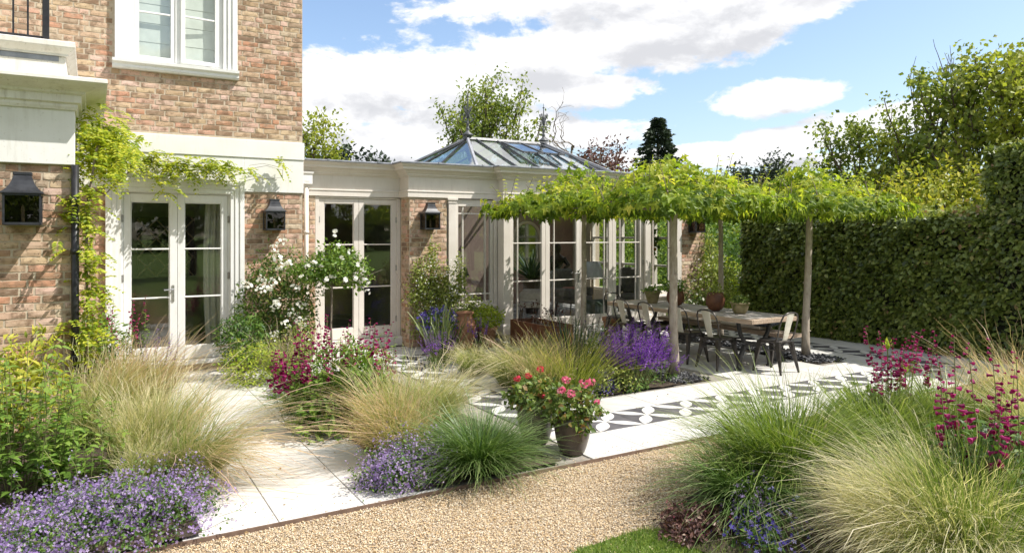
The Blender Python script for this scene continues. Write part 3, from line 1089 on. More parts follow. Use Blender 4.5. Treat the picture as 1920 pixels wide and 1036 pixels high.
def lay_bricks(parent, fields):
    """fields: list of (placements, fixed coordinate, facing) - the 300 that show largest are parts, the rest one part"""
    allb = []
    for pl, fix, face in fields:
        for (u, z, L, kd) in pl:
            pos = (u, fix, z) if face == 'y' else (fix, u, z)
            d2 = pos[0] ** 2 + pos[1] ** 2 + (z - 1.95) ** 2
            allb.append((-L / d2 * (1 if face == 'y' else .4), pos, L, kd, face))
    allb.sort(key=lambda t: t[0])
    o0 = ORG[parent.name]
    g = G()
    for i, (_, pos, L, kd, face) in enumerate(allb):
        v = R.randrange(len(BRK[kd]))
        L0 = (BL if kd == 's' else BH)
        sc = (L - .01) / (L0 - .01)
        flip = R.choice((0, 1))
        rot = (0 if face == 'y' else -PI / 2)
        dz = R.uniform(-.0015, .0015)
        dy = R.uniform(-.002, .002)
        if i < 300:
            o = link_obj('brick', BRKM[kd][v], parent, (pos[0] - o0[0] + (0 if face == 'y' else dy), pos[1] - o0[1] + (dy if face == 'y' else 0), pos[2] - o0[2] + dz))
            o.rotation_euler = (0, R.uniform(-.006, .006), rot)
            o.scale = (sc, 1, 1)
        else:
            V = BRK[kd][v].V[0] * np.array([sc, 1, 1])
            if face != 'y':
                V = np.stack([V[:, 1], -V[:, 0], V[:, 2]], 1)
            g.add(V + np.array(pos) + np.array([0, dy if face == 'y' else 0, dz]), BRK[kd][v].F[4][0] - 0)
            # islands stay apart, so the brick material still tells them apart
    if g.V:
        tag(g.build('brick', MT['brick'], parent), kind='stuff')


def wall_core(x0, x1, z0, z1, ya, yb, holes):
    """a wall slab with openings, as boxes between the openings"""
    g = G()
    xs = sorted({x0, x1, *[h[0] for h in holes], *[h[1] for h in holes]})
    zs = sorted({z0, z1, *[h[2] for h in holes], *[h[3] for h in holes]})
    xs = [x for x in xs if x0 <= x <= x1]
    zs = [z for z in zs if z0 <= z <= z1]
    for zi in range(len(zs) - 1):
        run = None
        for xi in range(len(xs) - 1):
            cx, cz = (xs[xi] + xs[xi + 1]) / 2, (zs[zi] + zs[zi + 1]) / 2
            solid = not any(h[0] < cx < h[1] and h[2] < cz < h[3] for h in holes)
            if solid:
                run = (xs[xi] if run is None else run[0], xs[xi + 1])
            if (not solid or xi == len(xs) - 2) and run:
                g.box(run[0], run[1], ya, yb, zs[zi], zs[zi + 1])
                run = None
    return g


def loft(g, x0, x1, y0, y1, prof):
    """stacked rectangular rings, each pushed out by p: mitred mouldings"""
    V = []
    for (p, z) in prof:
        V += [(x0 - p, y0 - p, z), (x1 + p, y0 - p, z), (x1 + p, y1 + p, z), (x0 - p, y1 + p, z)]
    F = []
    for k in range(len(prof) - 1):
        a = 4 * k
        for j in range(4):
            F.append((a + j, a + (j + 1) % 4, a + 4 + (j + 1) % 4, a + 4 + j))
    m = 4 * (len(prof) - 1)
    F += [(3, 2, 1, 0), (m, m + 1, m + 2, m + 3)]
    g.add(V, F)


def door_leaf(parent, x0, x1, y, z0, z1, gx0, gx1, gz0, gz1, hm, vm, mat, th=.05, hinge=None, handle=None, name='door_leaf'):
    g = G()
    c = .004
    g.box(x0, gx0, y, y + th, z0, z1, c)
    g.box(gx1, x1, y, y + th, z0, z1, c)
    g.box(gx0, gx1, y + .002, y + th - .002, z0, gz0, c)
    g.box(gx0, gx1, y + .002, y + th - .002, gz1, z1, c)
    b = .012
    for (a0, a1, c0, c1) in ((gx0, gx0 + b, gz0, gz1), (gx1 - b, gx1, gz0, gz1), (gx0 + b, gx1 - b, gz0, gz0 + b), (gx0 + b, gx1 - b, gz1 - b, gz1)):
        g.box(a0, a1, y + .012, y + th - .012, c0, c1, .003)
    leaf = g.build(name, mat, parent)
    mw = .011
    for z in hm:
        q = G()
        q.box(gx0, gx1, y + .006, y + th - .006, z - mw, z + mw, .004)
        q.build('muntin', mat, leaf)
    for x in vm:
        q = G()
        q.box(x - mw, x + mw, y + .008, y + th - .008, gz0, gz1, .004)
        q.build('muntin', mat, leaf)
    zs = [gz0] + sorted(hm) + [gz1]
    xs = [gx0] + sorted(vm) + [gx1]
    for i in range(len(xs) - 1):
        for j in range(len(zs) - 1):
            q = G()
            tilt = R.uniform(-.0016, .0016)
            ym = y + th * .5
            V = [(xs[i], ym - tilt, zs[j]), (xs[i + 1], ym + tilt, zs[j]), (xs[i + 1], ym + tilt * .3, zs[j + 1]), (xs[i], ym - tilt * .3, zs[j + 1])]
            V += [(a, b2 + .005, c2) for a, b2, c2 in V]
            q.add(V, [(0, 1, 2, 3), (7, 6, 5, 4), (0, 4, 5, 1), (1, 5, 6, 2), (2, 6, 7, 3), (3, 7, 4, 0)])
            q.build('pane', MT['glass'], leaf)
    if hinge is not None:
        for z in (z0 + .3, (z0 + z1) / 2, z1 - .35):
            q = G()
            q.tube([(hinge, y - .008, z - .05), (hinge, y - .008, z + .05)], .011, 8)
            q.box(hinge - .018, hinge + .018, y - .005, y, z - .048, z + .048, .002)
            q.build('hinge', MT['hinge'], leaf)
    if handle is not None:
        hx, sgn = handle
        q = G()
        q.box(hx - .017, hx + .017, y - .012, y - .0005, z0 + .82, z0 + 1.06, .006)
        q.tube([(hx, y - .012, z0 + 1.0), (hx, y - .05, z0 + 1.0), (hx + sgn * .02, y - .058, z0 + 1.0), (hx + sgn * .12, y - .058, z0 + .995)], .010, 8)
        q.tube([(hx, y - .014, z0 + .875), (hx, y - .022, z0 + .875)], .012, 10)
        q.build('handle', MT['steel'], leaf)
    return leaf


# ------------------------------------------------------------------ the brick house
house = thing('brick_house', 'two storey house wall of mixed stock brick with white French doors', 'house', (0, 11.1, 0))
YB = 11.1
H_DOOR = (.19, 1.93, 0.0, 2.70)
H_WIN = (.44, 1.69, 4.34, 5.98)
core = wall_core(-4.0, 2.81, 0, 6.35, YB, YB + .3, [(.3, 1.82, .1, 2.56), H_WIN])
core.box(2.51, 2.81, YB + .3, 19, 0, 6.35)
core.build('wall', MT['mortar'], house)
lay_bricks(house, [(brick_field(-1.5, 2.81, 0, 6.35, [H_DOOR, (.26, 1.86, 4.2, 6.08), (-4, 2.9, 2.57, 3.34)]), YB, 'y')])
g = G()
g.box(-4, 2.83, YB - .045, YB, 3.075, 3.34, .006)
for x in (.62, 1.88, 2.62):
    g.box(x - .002, x + .002, YB - .0455, YB - .04, 3.078, 3.338)
g.box(-4, .17, YB - .03, YB, 2.57, 3.075, .005)
g.box(.17, 1.95, YB - .03, YB, 2.722, 3.075, .005)
g.box(1.95, 2.82, YB - .03, YB, 2.57, 3.075, .005)
g.build('render_band', MT['render'], house)
g = G()
loft(g, -4.2, 3.0, YB - .12, 19.2, [(0, 6.35), (.06, 6.42), (.1, 6.45), (.3, 6.5), (.3, 6.62)])
g.build('eaves', MT['white'], house)
g = G()
loft(g, -4.2, 3.0, YB - .12, 19.2, [(.3, 6.62), (-2.6, 8.6), (-2.62, 8.62)])
g.build('roof', MT['slateroof'], house)
# door case: three stepped bands round the opening
g = G()
for (o, i_, proud) in ((.19, .125, .075), (.125, .06, .058), (.06, .0, .042)):
    a0, a1, b0, b1, zt0, zt1 = .36 - o, .36 - i_, 1.76 + i_, 1.76 + o, 2.53 + i_, 2.53 + o
    g.box(a0, a1, YB - proud, YB, .1, zt1, .004)
    g.box(b0, b1, YB - proud, YB, .1, zt1, .004)
    g.box(a1, b0, YB - proud, YB, zt0, zt1, .004)
g.box(.34, .36, YB, YB + .12, .16, 2.53)
g.box(1.76, 1.78, YB, YB + .12, .16, 2.53)
g.box(.36, 1.76, YB, YB + .12, 2.515, 2.55)
g.box(.36, .385, YB + .03, YB + .12, .16, 2.515)
g.box(1.735, 1.76, YB + .03, YB + .12, .16, 2.515)
g.build('door_case', MT['white'], house)
g = G()
g.box(.17, 1.95, YB - .10, YB + .1, .1, .155, .008)
g.build('threshold', MT['white'], house)
g = G()
g.box(.19, 1.93, YB - .05, YB, 0, .1)
g.build('step', MT['mortar'], house)
sill_br = [(u, .0375, .215, 's') for u in np.arange(.31, 1.9, .225)]
og = G()
for (u, z, L, kd) in sill_br:
    V = BRK['s'][R.randrange(6)].V[0]
    og.add(V + np.array([u, YB - .05, z + .014]), BRK['s'][0].F[4][0])
og.build('brick', MT['brick'], house)
door_leaf(house, .387, 1.058, YB + .035, .165, 2.51, .475, .962, .345, 2.395, [1.05, 1.735], [], MT['white'], hinge=.375, handle=(1.005, -1))
door_leaf(house, 1.062, 1.733, YB + .035, .165, 2.51, 1.152, 1.645, .345, 2.395, [1.05, 1.735], [], MT['white'], hinge=1.745)
# upper window
g = G()
for (o, i_, proud) in ((.19, .12, .085), (.12, .06, .065), (.06, 0, .045)):
    a0, a1, b0, b1 = .47 - o, .47 - i_, 1.66 + i_, 1.66 + o
    g.box(a0, a1, YB - proud, YB, 4.335, 5.95 + o, .004)
    g.box(b0, b1, YB - proud, YB, 4.335, 5.95 + o, .004)
    g.box(a1, b0, YB - proud, YB, 5.95 + i_, 5.95 + o, .004)
win = g.build('window', MT['white'], house)
g = G()
g.prism([(YB, 4.2), (YB - .075, 4.2), (YB - .09, 4.225), (YB - .09, 4.255), (YB - .12, 4.285), (YB - .125, 4.325), (YB, 4.335)], .25, 1.87)
g.build('sill', MT['white'], win)
g = G()
g.box(.47, .52, YB - .005, YB + .1, 4.36, 5.95, .004)
g.box(1.61, 1.66, YB - .005, YB + .1, 4.36, 5.95, .004)
g.box(1.03, 1.095, YB - .005, YB + .1, 4.36, 5.95, .004)
g.box(.47, 1.66, YB - .003, YB + .1, 4.325, 4.36, .004)
g.build('frame', MT['white'], win)


def sash(x0, x1, y, z0, z1, open_=0.0, hinge_x=None):
    t = .055
    g = G()
    g.box(x0, x0 + t, y, y + .045, z0, z1, .004)
    g.box(x1 - t, x1, y, y + .045, z0, z1, .004)
    g.box(x0 + t, x1 - t, y + .002, y + .043, z0, z0 + t, .004)
    g.box(x0 + t, x1 - t, y + .002, y + .043, z1 - t, z1, .004)
    for zm in (5.03,):
        g.box(x0 + t, x1 - t, y + .008, y + .037, zm - .012, zm + .012, .003)
    gl = G()
    gl.box(x0 + t, x1 - t, y + .02, y + .026, z0 + t, z1 - t)
    if open_:
        for q in (g, gl):
            V = q.V
            for k in range(len(V)):
                d = V[k][:, 0] - hinge_x
                e = V[k][:, 1] - y
                V[k][:, 0] = hinge_x + d * math.cos(open_) - e * math.sin(open_)
                V[k][:, 1] = y + d * math.sin(open_) + e * math.cos(open_)
    g.build('casement', MT['white'], win)
    gl.build('pane', MT['glass'], win)


sash(.522, 1.028, YB + .01, 4.365, 5.945)
sash(1.097, 1.608, YB - .002, 4.365, 5.945, .10, 1.608)
g = G()
for k in range(6):
    z = 4.37 + k * .27
    g.prism([(YB + .115, z), (YB + .135, z - .012), (YB + .128, z + .26), (YB + .12, z + .26)], .5, 1.63)
g.build('blind', MT['blind'], win)
# room behind the French doors
g = G()
g.box(-2.4, 2.5, YB + .3, 14.3, .08, .12)
g.build('interior_floor', MT['floor'], house)
g = G()
g.box(-2.4, 2.5, 14.2, 14.3, .12, 2.9)
g.box(-2.5, -2.4, YB + .3, 14.3, .12, 2.9)
g.box(2.4, 2.5, YB + .3, 14.2, .12, 2.9)
g.build('interior_wall', MT['olivewall'], house)
g = G()
g.box(-2.5, 2.5, YB + .3, 14.3, 2.9, 3.0)
g.build('ceiling', MT['ceil'], house)
g = G()
g.box(.3, .32, YB + .3, YB + .302, .1, .2)
rack = thing('wine_rack', 'dark wine rack with pale diagonal lattice inside the house', 'wine rack', (1.1, 14.1, 1.2))
g = G()
g.box(.70, 1.62, 14.05, 14.19, 1.2, 2.24)
g.build('backing', MT['bottle'], rack)
g = G()
w_, h_, st = .92, 1.04, .30
for s in (1, -1):
    for k in range(-4, 8):
        a = k * st
        pts = []
        for t in (0, 1):
            z = t * h_
            x = a + s * z * .9
            pts.append((x, z))
        (xa, za), (xb, zb) = pts
        tt = [0, 1]
        dx = xb - xa
        lo = max(0, min((0 - xa) / dx, (w_ - xa) / dx))
        hi = min(1, max((0 - xa) / dx, (w_ - xa) / dx))
        if hi - lo > .05:
            g.tube([(.70 + xa + dx * lo, 14.04, 1.2 + h_ * lo), (.70 + xa + dx * hi, 14.04, 1.2 + h_ * hi)], .017, 4)
g.build('lattice', MT['latt'], rack)
cur = thing('curtain', 'pale linen curtain hanging in folds behind the French door glass', 'curtain', (1.68, 11.55, .15))
V, F = [], []
NX, NZ = 40, 10
for j in range(NZ + 1):
    for i in range(NX + 1):
        u = i / NX
        V.append((1.50 + u * .42 - .05 * math.sin(j / NZ * PI) * (1 - u), 11.55 + .035 * math.sin(u * 34) * (0.6 + .4 * j / NZ), .16 + 2.5 * j / NZ))
for j in range(NZ):
    for i in range(NX):
        a = j * (NX + 1) + i
        F.append((a, a + 1, a + NX + 2, a + NX + 1))
g = G()
g.add(V, F)
g.build('fabric', MT['curtain'], cur, smooth=True)
g = G()
g.tube([(1.2, 11.55, 2.68), (2.0, 11.55, 2.68)], .014, 8)
g.build('pole', MT['black'], cur)

# ------------------------------------------------------------------ the porch with balcony
porch = thing('porch', 'projecting brick porch with cream stone cornice below a railed balcony', 'porch', (-1.6, 8.35, 0))
YP = 8.35
g = G()
g.box(-3.4, -.16, YP, 11.09, 0, 2.63)
g.build('wall', MT['mortar'], porch)
lay_bricks(porch, [(brick_field(-2.2, -.16, 0, 2.63, phase=1), YP, 'y')])
g = G()
g.box(-3.42, -.135, YP - .045, 11.09, 2.63, 3.2, .006)
g.build('fascia', MT['render'], porch)
g = G()
loft(g, -3.3, -.14, YP - .05, 11.0, [(.015, 3.17), (.03, 3.2), (.03, 3.225), (.06, 3.24), (.06, 3.31), (.09, 3.325), (.10, 3.345), (.15, 3.36), (.22, 3.385), (.27, 3.41), (.285, 3.42), (.285, 3.45), (.27, 3.46)])
g.build('cornice', MT['stone'], porch)
g = G()
g.box(-3.4, -.21, YP - .02, 10.9, 3.46, 3.7, .008)
loft(g, -3.4, -.21, YP - .02, 10.9, [(0, 3.70), (.018, 3.70), (.018, 3.72), (.05, 3.75), (.075, 3.775), (.08, 3.785), (.08, 3.83), (.07, 3.838)])
g.build('parapet', MT['stone'], porch)
g = G()
g.box(-3.4, -.27, YP - .026, YP - .021, 3.645, 3.695)
g.build('lead_strip', MT['lead'], porch)
g = G()
g.box(-.41, -.352, YP + .03, YP + .088, 3.838, 4.95, .004)
rail = g.build('balcony_railing', MT['black'], porch)
for k in range(9):
    x = -.41 - .118 * (k + 1)
    q = G()
    q.box(x - .008, x + .008, YP + .051, YP + .067, 3.89, 4.88)
    q.build('baluster', MT['black'], rail)
for z in (3.875, 4.885):
    q = G()
    q.box(-3.4, -.41, YP + .042, YP + .076, z - .012, z + .018, .003)
    q.build('rail', MT['black'], rail)
g = G()
g.tube([(-.132, YP - .06, 2.63), (-.132, YP - .06, .02)], .034, 12)
for z in (.7, 1.75):
    g.tube([(-.132, YP - .06, z), (-.132, YP - .06, z + .05)], .041, 12)
g.build('downpipe', MT['black'], porch, smooth=True)


# ------------------------------------------------------------------ wall lanterns
def lantern(x, y, z, s, label):
    t = thing('wall_lantern', label, 'lantern', (x, y, z), 'black wall lanterns')
    w, d, h = .152 * s, .23 * s, .29 * s
    y0, y1 = y - d - .03, y - .03
    g = G()
    for (xa, ya) in ((x - w, y0), (x + w - .018, y0), (x - w, y1 - .018), (x + w - .018, y1 - .018)):
        g.box(xa, xa + .018, ya, ya + .018, z, z + h, .002)
    for zz in (z, z + h - .02):
        g.box(x - w + .018, x + w - .018, y0 + .001, y0 + .017, zz, zz + .018)
        g.box(x - w + .001, x - w + .017, y0 + .018, y1 - .018, zz, zz + .018)
        g.box(x + w - .017, x + w - .001, y0 + .018, y1 - .018, zz, zz + .018)
    g.box(x - w, x + w, y0, y1, z - .008, z, .002)
    g.build('frame', MT['lantern'], t)
    g = G()
    g.box(x - w + .005, x + w - .005, y1 + .001, y + .002, z - .005, z + h)
    g.build('backplate', MT['lantern'], t)
    g = G()
    cx, cyy = x, (y0 + y1) / 2
    pr = []
    for (k, zz) in ((1.13, 0), (1.13, .012), (.98, .03), (.80, .062), (.66, .1), (.55, .145), (.48, .19), (.45, .2)):
        pr.append((k, zz))
    V, F = [], []
    for (k, zz) in pr:
        for sx, sy in ((-1, -1), (1, -1), (1, 1), (-1, 1)):
            V.append((cx + sx * w * k, cyy + sy * d / 2 * k, z + h + zz * s * .86))
    for k in range(len(pr) - 1):
        for j in range(4):
            F.append((4 * k + j, 4 * k + (j + 1) % 4, 4 * k + 4 + (j + 1) % 4, 4 * k + 4 + j))
    m = 4 * (len(pr) - 1)
    F += [(3, 2, 1, 0), (m, m + 1, m + 2, m + 3)]
    g.add(V, F)
    g.box(cx - w * .5, cx + w * .5, cyy - d * .25, cyy + d * .25, z + h + .173 * s, z + h + .203 * s, .004)
    g.build('roof', MT['lantern'], t)
    g = G()
    g.box(x - w + .018, x + w - .018, y0 + .006, y0 + .010, z + .018, z + h - .02)
    g.build('pane', MT['lampglass'], t)
    for sx in (-1, 1):
        g = G()
        xx = x + sx * (w - .009)
        g.box(xx - .002, xx + .002, y0 + .018, y1 - .018, z + .018, z + h - .02)
        g.build('pane', MT['lampglass'], t)
    g = G()
    g.lathe([(0, 0), (.016 * s, 0), (.016 * s, .10 * s), (0.012 * s, .105 * s), (.019 * s, .13 * s), (.014 * s, .165 * s), (0, .19 * s)], (cx, cyy, z + .002), 12)
    g.build('bulb', MT['candle'], t, smooth=True)


lantern(-.555, YP, 2.04, 1.0, 'black lantern on the brick porch pier beside the drainpipe')
lantern(2.36, YB, 2.01, .92, 'black lantern on brick beside the white house doors')
lantern(5.03, 11.4, 2.03, .92, 'black lantern above the climber on the glasshouse brick pier')
lantern(11.33, 11.4, 1.98, .92, 'half hidden black lantern on the far glasshouse pier behind the trees')
# ------------------------------------------------------------------ the orangery
orang = thing('orangery', 'cream painted glasshouse extension with brick piers under a glazed roof lantern', 'orangery', (8.2, 11.4, 0))
YA, YPB, YC = 11.8, 11.4, 11.2
CR = MT['cream']
# masonry
for b_ in ((2.82, 3.20, YA, YA + .3, 0, 2.58),
           (4.70, 5.41, YPB, YPB + .4, 0, 2.58),
           (11.0, 11.7, YPB, YPB + .4, 0, 2.58),
           (11.4, 11.7, YPB + .4, 12.2, 0, 2.58),
           (11.4, 11.7, 15.2, 16.4, 0, 3.1),
           (11.4, 11.7, 12.2, 15.2, 0, .5),
           (11.4, 11.7, 12.2, 15.2, 2.5, 3.1),
           (2.82, 2.84, YA + .3, 16.4, 0, 3.1)):
    g = G()
    g.box(*b_)
    g.build('wall', MT['mortar'], orang)
lay_bricks(orang, [(brick_field(4.70, 5.41, 0, 2.58, phase=.3), YPB, 'y'), (brick_field(11.0, 11.7, 0, 2.58), YPB, 'y'),
                   (brick_field(2.82, 3.20, 0, 2.58), YA, 'y'), (brick_field(YPB, YPB + .36, 0, 2.58), 4.70, 'x')])
# entablature in three planes, the bay furthest forward
ENT = [(0, 2.58), (0, 2.665), (.012, 2.672), (.012, 2.69), (-.02, 2.70), (-.02, 2.925), (0, 2.93), (.012, 2.95), (.03, 2.957), (.03, 2.975), (.045, 2.985), (.075, 3.02), (.085, 3.03),
       (.14, 3.045), (.145, 3.085), (.155, 3.09), (.185, 3.12), (.19, 3.135)]
g = G()
loft(g, 2.86, 4.70, YA - .03, 12.3, ENT)
g.build('entablature', CR, orang)
g = G()
loft(g, 4.66, 11.74, YPB - .03, 12.31, ENT)
g.build('entablature', CR, orang)
g = G()
loft(g, 6.42, 9.98, YC - .03, 12.29, [(p, z + .0015) for p, z in ENT])
g.build('entablature', CR, orang)
for (a, b, yy, z) in ((2.86, 4.5, YA - .03, 3.136), (4.66, 11.74, YPB - .03, 3.137), (6.42, 9.98, YC - .03, 3.1375)):
    g = G()
    loft(g, a, b, yy, 12.28, [(.18, z), (.205, z + .004), (.205, z + .022), (.195, z + .03), (.1, z + .036)])
    for x in np.arange(a + .5, b, .85):
        g.box(x - .02, x + .02, yy - .212, yy - .1, z + .001, z + .04, .004)
    g.build('lead_capping', MT['lead'], orang)
g = G()
LX0, LX1, LY0, LY1 = 6.5, 10.05, 12.3, 19.6
g.box(2.84, LX0, 12.28, 20.4, 3.1, 3.15)
g.box(LX1, 11.8, 12.28, 20.4, 3.1, 3.15)
g.box(LX0, LX1, LY1, 20.4, 3.1, 3.15)
g.box(LX0, LX1, 12.24, LY0, 3.1, 3.149)
g.build('roof', MT['lead'], orang)
g = G()
g.box(2.84, LX0, YA + .2, 16.4, 2.98, 3.02)
g.box(LX1, 11.4, YPB + .3, 16.4, 2.98, 3.02)
g.box(LX0, LX1, YC + .3, LY0, 2.98, 3.02)
g.build('ceiling', MT['ceil'], orang)

# pilasters

def pilaster(x0, x1, yf, yb, z0=.12, z1=2.58):
    g = G()
    g.box(x0, x1, yf, yb, z0, z1, .004)
    loft(g, x0, x1, yf, yb, [(.02, z0), (.02, z0 + .16), (.012, z0 + .175), (.005, z0 + .19), (-.002, z0 + .195)])
    loft(g, x0, x1, yf, yb, [(-.002, z1 - .1), (.008, z1 - .095), (.012, z1 - .075), (.005, z1 - .07), (.012, z1 - .05), (.025, z1 - .035), (.025, z1 - .001)])
    g.build('pilaster', CR, orang)


pilaster(5.43, 5.575, YPB - .03, YPB + .2)
pilaster(6.36, 6.415, YPB - .02, YPB + .2)
pilaster(6.43, 6.575, YC - .03, YC + .25)
pilaster(9.78, 9.93, YC - .03, YC + .25)
pilaster(9.95, 10.06, YPB - .02, YPB + .2)
pilaster(10.83, 10.98, YPB - .03, YPB + .2)
# side windows with margin lights


def side_window(x0, x1):
    y = YPB + .02
    g = G()
    t = .055
    g.box(x0, x0 + t, y, y + .07, .66, 2.56, .004)
    g.box(x1 - t, x1, y, y + .07, .66, 2.56, .004)
    g.box(x0 + t, x1 - t, y + .001, y + .069, .66, .735, .004)
    g.box(x0 + t, x1 - t, y + .001, y + .069, 2.44, 2.56, .004)
    w = g.build('window', CR, orang)
    g = G()
    g.prism([(y, .60), (y - .07, .60), (y - .1, .625), (y - .1, .65), (y, .659)], x0 - .03, x1 + .03)
    g.build('sill', CR, w)
    g = G()
    g.box(x0, x1, y + .005, y + .2, .1, .599)
    g.box(x0 + .08, x1 - .08, y - .008, y + .005, .2, .5, .008)
    g.build('apron_panel', CR, w)
    gx = [x0 + t, x0 + t + .10, x1 - t - .10, x1 - t]
    gz = [.735, .86, 2.31, 2.44]
    for xm in gx[1:3]:
        q = G()
        q.box(xm - .011, xm + .011, y + .012, y + .058, .735, 2.44, .004)
        q.build('muntin', CR, w)
    for zm in gz[1:3]:
        q = G()
        q.box(x0 + t, x1 - t, y + .014, y + .056, zm - .011, zm + .011, .004)
        q.build('muntin', CR, w)
    for i in range(3):
        for j in range(3):
            q = G()
            q.box(gx[i], gx[i + 1], y + .032, y + .037, gz[j], gz[j + 1])
            q.build('pane', MT['glass'], w)


side_window(5.585, 6.35)
side_window(10.07, 10.82)
# double doors in the link, four doors in the bay
g = G()
yd = YA + .02
g.box(3.20, 3.262, yd - .02, yd + .1, .12, 2.57, .004)
g.box(4.628, 4.697, yd - .02, yd + .1, .12, 2.57, .004)
g.box(3.262, 4.628, yd - .02, yd + .1, 2.545, 2.575, .004)
g.build('door_frame', CR, orang)
door_leaf(orang, 3.265, 3.943, yd, .165, 2.54, 3.35, 3.858, .345, 2.46, [1.04, 1.765], [], CR, hinge=3.262)
door_leaf(orang, 3.947, 4.625, yd, .165, 2.54, 4.032, 4.54, .345, 2.46, [1.04, 1.765], [], CR, hinge=4.628, handle=(3.985, 1))
g = G()
g.box(3.15, 4.73, YA - .09, YA + .1, .0, .155, .008)
g.build('threshold', MT['stone'], orang)
yb = YC + .03
xs = [6.58 + .798 * k for k in range(5)]
door_leaf(orang, xs[0], xs[1] - .003, yb, .19, 2.54, xs[0] + .085, xs[1] - .09, .36, 2.46, [1.07, 1.775], [xs[0] + .19], CR, hinge=xs[0])
door_leaf(orang, xs[1], xs[2] - .003, yb, .19, 2.54, xs[1] + .09, xs[2] - .09, .36, 2.46, [1.07, 1.775], [xs[1] + .2], CR, handle=(xs[2] - .045, -1))
door_leaf(orang, xs[2], xs[3] - .003, yb, .19, 2.54, xs[2] + .09, xs[3] - .09, .36, 2.46, [1.07, 1.775], [xs[3] - .2], CR)
door_leaf(orang, xs[3], xs[4], yb, .19, 2.54, xs[3] + .09, xs[4] - .085, .36, 2.46, [1.07, 1.775], [xs[3] + .2, xs[4] - .19], CR, hinge=xs[4])
g = G()
g.box(6.58, 9.775, YC - .12, YC + .1, .0, .185, .01)
g.box(6.5, 9.85, YC - .42, YC - .12, .0, .10, .01)
g.build('door_step', MT['stone'], orang)
# rainwater pipe with hopper
g = G()
px0, py0 = 3.03, YA - .08
g.tube([(px0, py0, 2.72), (px0, py0, .02)], .036, 14)
for z in (1.95, .95):
    g.tube([(px0, py0, z), (px0, py0, z + .05)], .044, 14)
g.build('downpipe', CR, orang, smooth=True)
g = G()
loft(g, px0 - .085, px0 + .085, py0 - .065, py0 + .07, [(-.05, 2.68), (-.03, 2.74), (0, 2.76), (0, 2.92), (.015, 2.93), (.02, 2.96)])
g.box(px0 - .035, px0 + .035, py0 - .068, py0 - .0655, 2.8, 2.815)
g.build('hopper', MT['white'], orang)

# roof lantern: hipped glazing
lan = G()
RZ, BZ = 4.09, 3.2
RX0, RX1, RY = 7.35, 9.40, 14.4
cnr = [Vector((LX0, LY0, BZ)), Vector((LX1, LY0, BZ)), Vector((LX1, LY1, BZ)), Vector((LX0, LY1, BZ))]
rl, rr = Vector((RX0, RY, RZ)), Vector((RX1, RY, RZ))
lan.box(LX0 - .08, LX1 + .08, LY0 - .08, LY0 + .04, 3.15, 3.25, .01)
lan.box(LX0 - .08, LX1 + .08, LY1 - .04, LY1 + .08, 3.15, 3.25, .01)
lan.box(LX0 - .08, LX0 + .04, LY0 + .04, LY1 - .04, 3.15, 3.25, .01)
lan.box(LX1 - .04, LX1 + .08, LY0 + .04, LY1 - .04, 3.15, 3.25, .01)
lanp = lan.build('roof_lantern', MT['palegrey'], orang)


def bar(name, a, b, w, h, mat, lift=.02):
    q = G()
    a, b = Vector(a), Vector(b)
    d = (b - a).normalized()
    up = Vector((0, 0, 1))
    s = d.cross(up).normalized()
    n = s.cross(d)
    V = []
    for p in (a, b):
        for (su, nu) in ((-1, -1), (1, -1), (.55, 1), (-.55, 1)):
            V.append(p + s * w * su + n * (h * nu + lift))
    q.add([tuple(v) for v in V], [(0, 1, 5, 4), (1, 2, 6, 5), (2, 3, 7, 6), (3, 0, 4, 7), (3, 2, 1, 0), (4, 5, 6, 7)])
    return q.build(name, mat, lanp)


for c_, r2 in ((0, rl), (3, rl), (1, rr), (2, rr)):
    bar('hip_bar', cnr[c_], r2, .042, .025, MT['palegrey'], .028)
bar('ridge_bar', rl + Vector((-.1, 0, 0)), rr + Vector((.1, 0, 0)), .06, .028, MT['darkgrey'], .025)


def glaze(A, B, Cc, Dd, n, mat=MT['roofglass']):
    """A-B along the eaves, D-C along the ridge: n panes, a bar between each pair"""
    for k in range(n):
        t0, t1 = k / n, (k + 1) / n
        q = G()
        v = [A.lerp(B, t0), A.lerp(B, t1), Dd.lerp(Cc, t1), Dd.lerp(Cc, t0)]
        nn = (v[1] - v[0]).cross(v[3] - v[0]) if (v[2] - v[3]).length > 1e-5 or True else 0
        nn.normalize()
        off = nn * R.uniform(-.004, .004)
        v2 = [tuple(p + off) for p in v]
        if (v[2] - v[3]).length < 1e-4:
            q.add(v2[:3], [(0, 1, 2)])
        else:
            q.add(v2, [(0, 1, 2, 3)])
        q.build('pane', mat, lanp)
        if k:
            bar('glazing_bar', v[0], v[3], .024, .02, MT['darkgrey'], .015)


def slope_pt(x, z):
    t = (z - BZ) / (RZ - BZ)
    return Vector((x, LY0 + (RY - LY0) * t, z))


# front slope: rafters run square to the eaves, jack rafters stop on the hips
xsb = np.linspace(LX0, LX1, 8)


def front_top(x):
    if x < RX0:
        return BZ + (RZ - BZ) * (x - LX0) / (RX0 - LX0)
    if x > RX1:
        return BZ + (RZ - BZ) * (LX1 - x) / (LX1 - RX1)
    return RZ


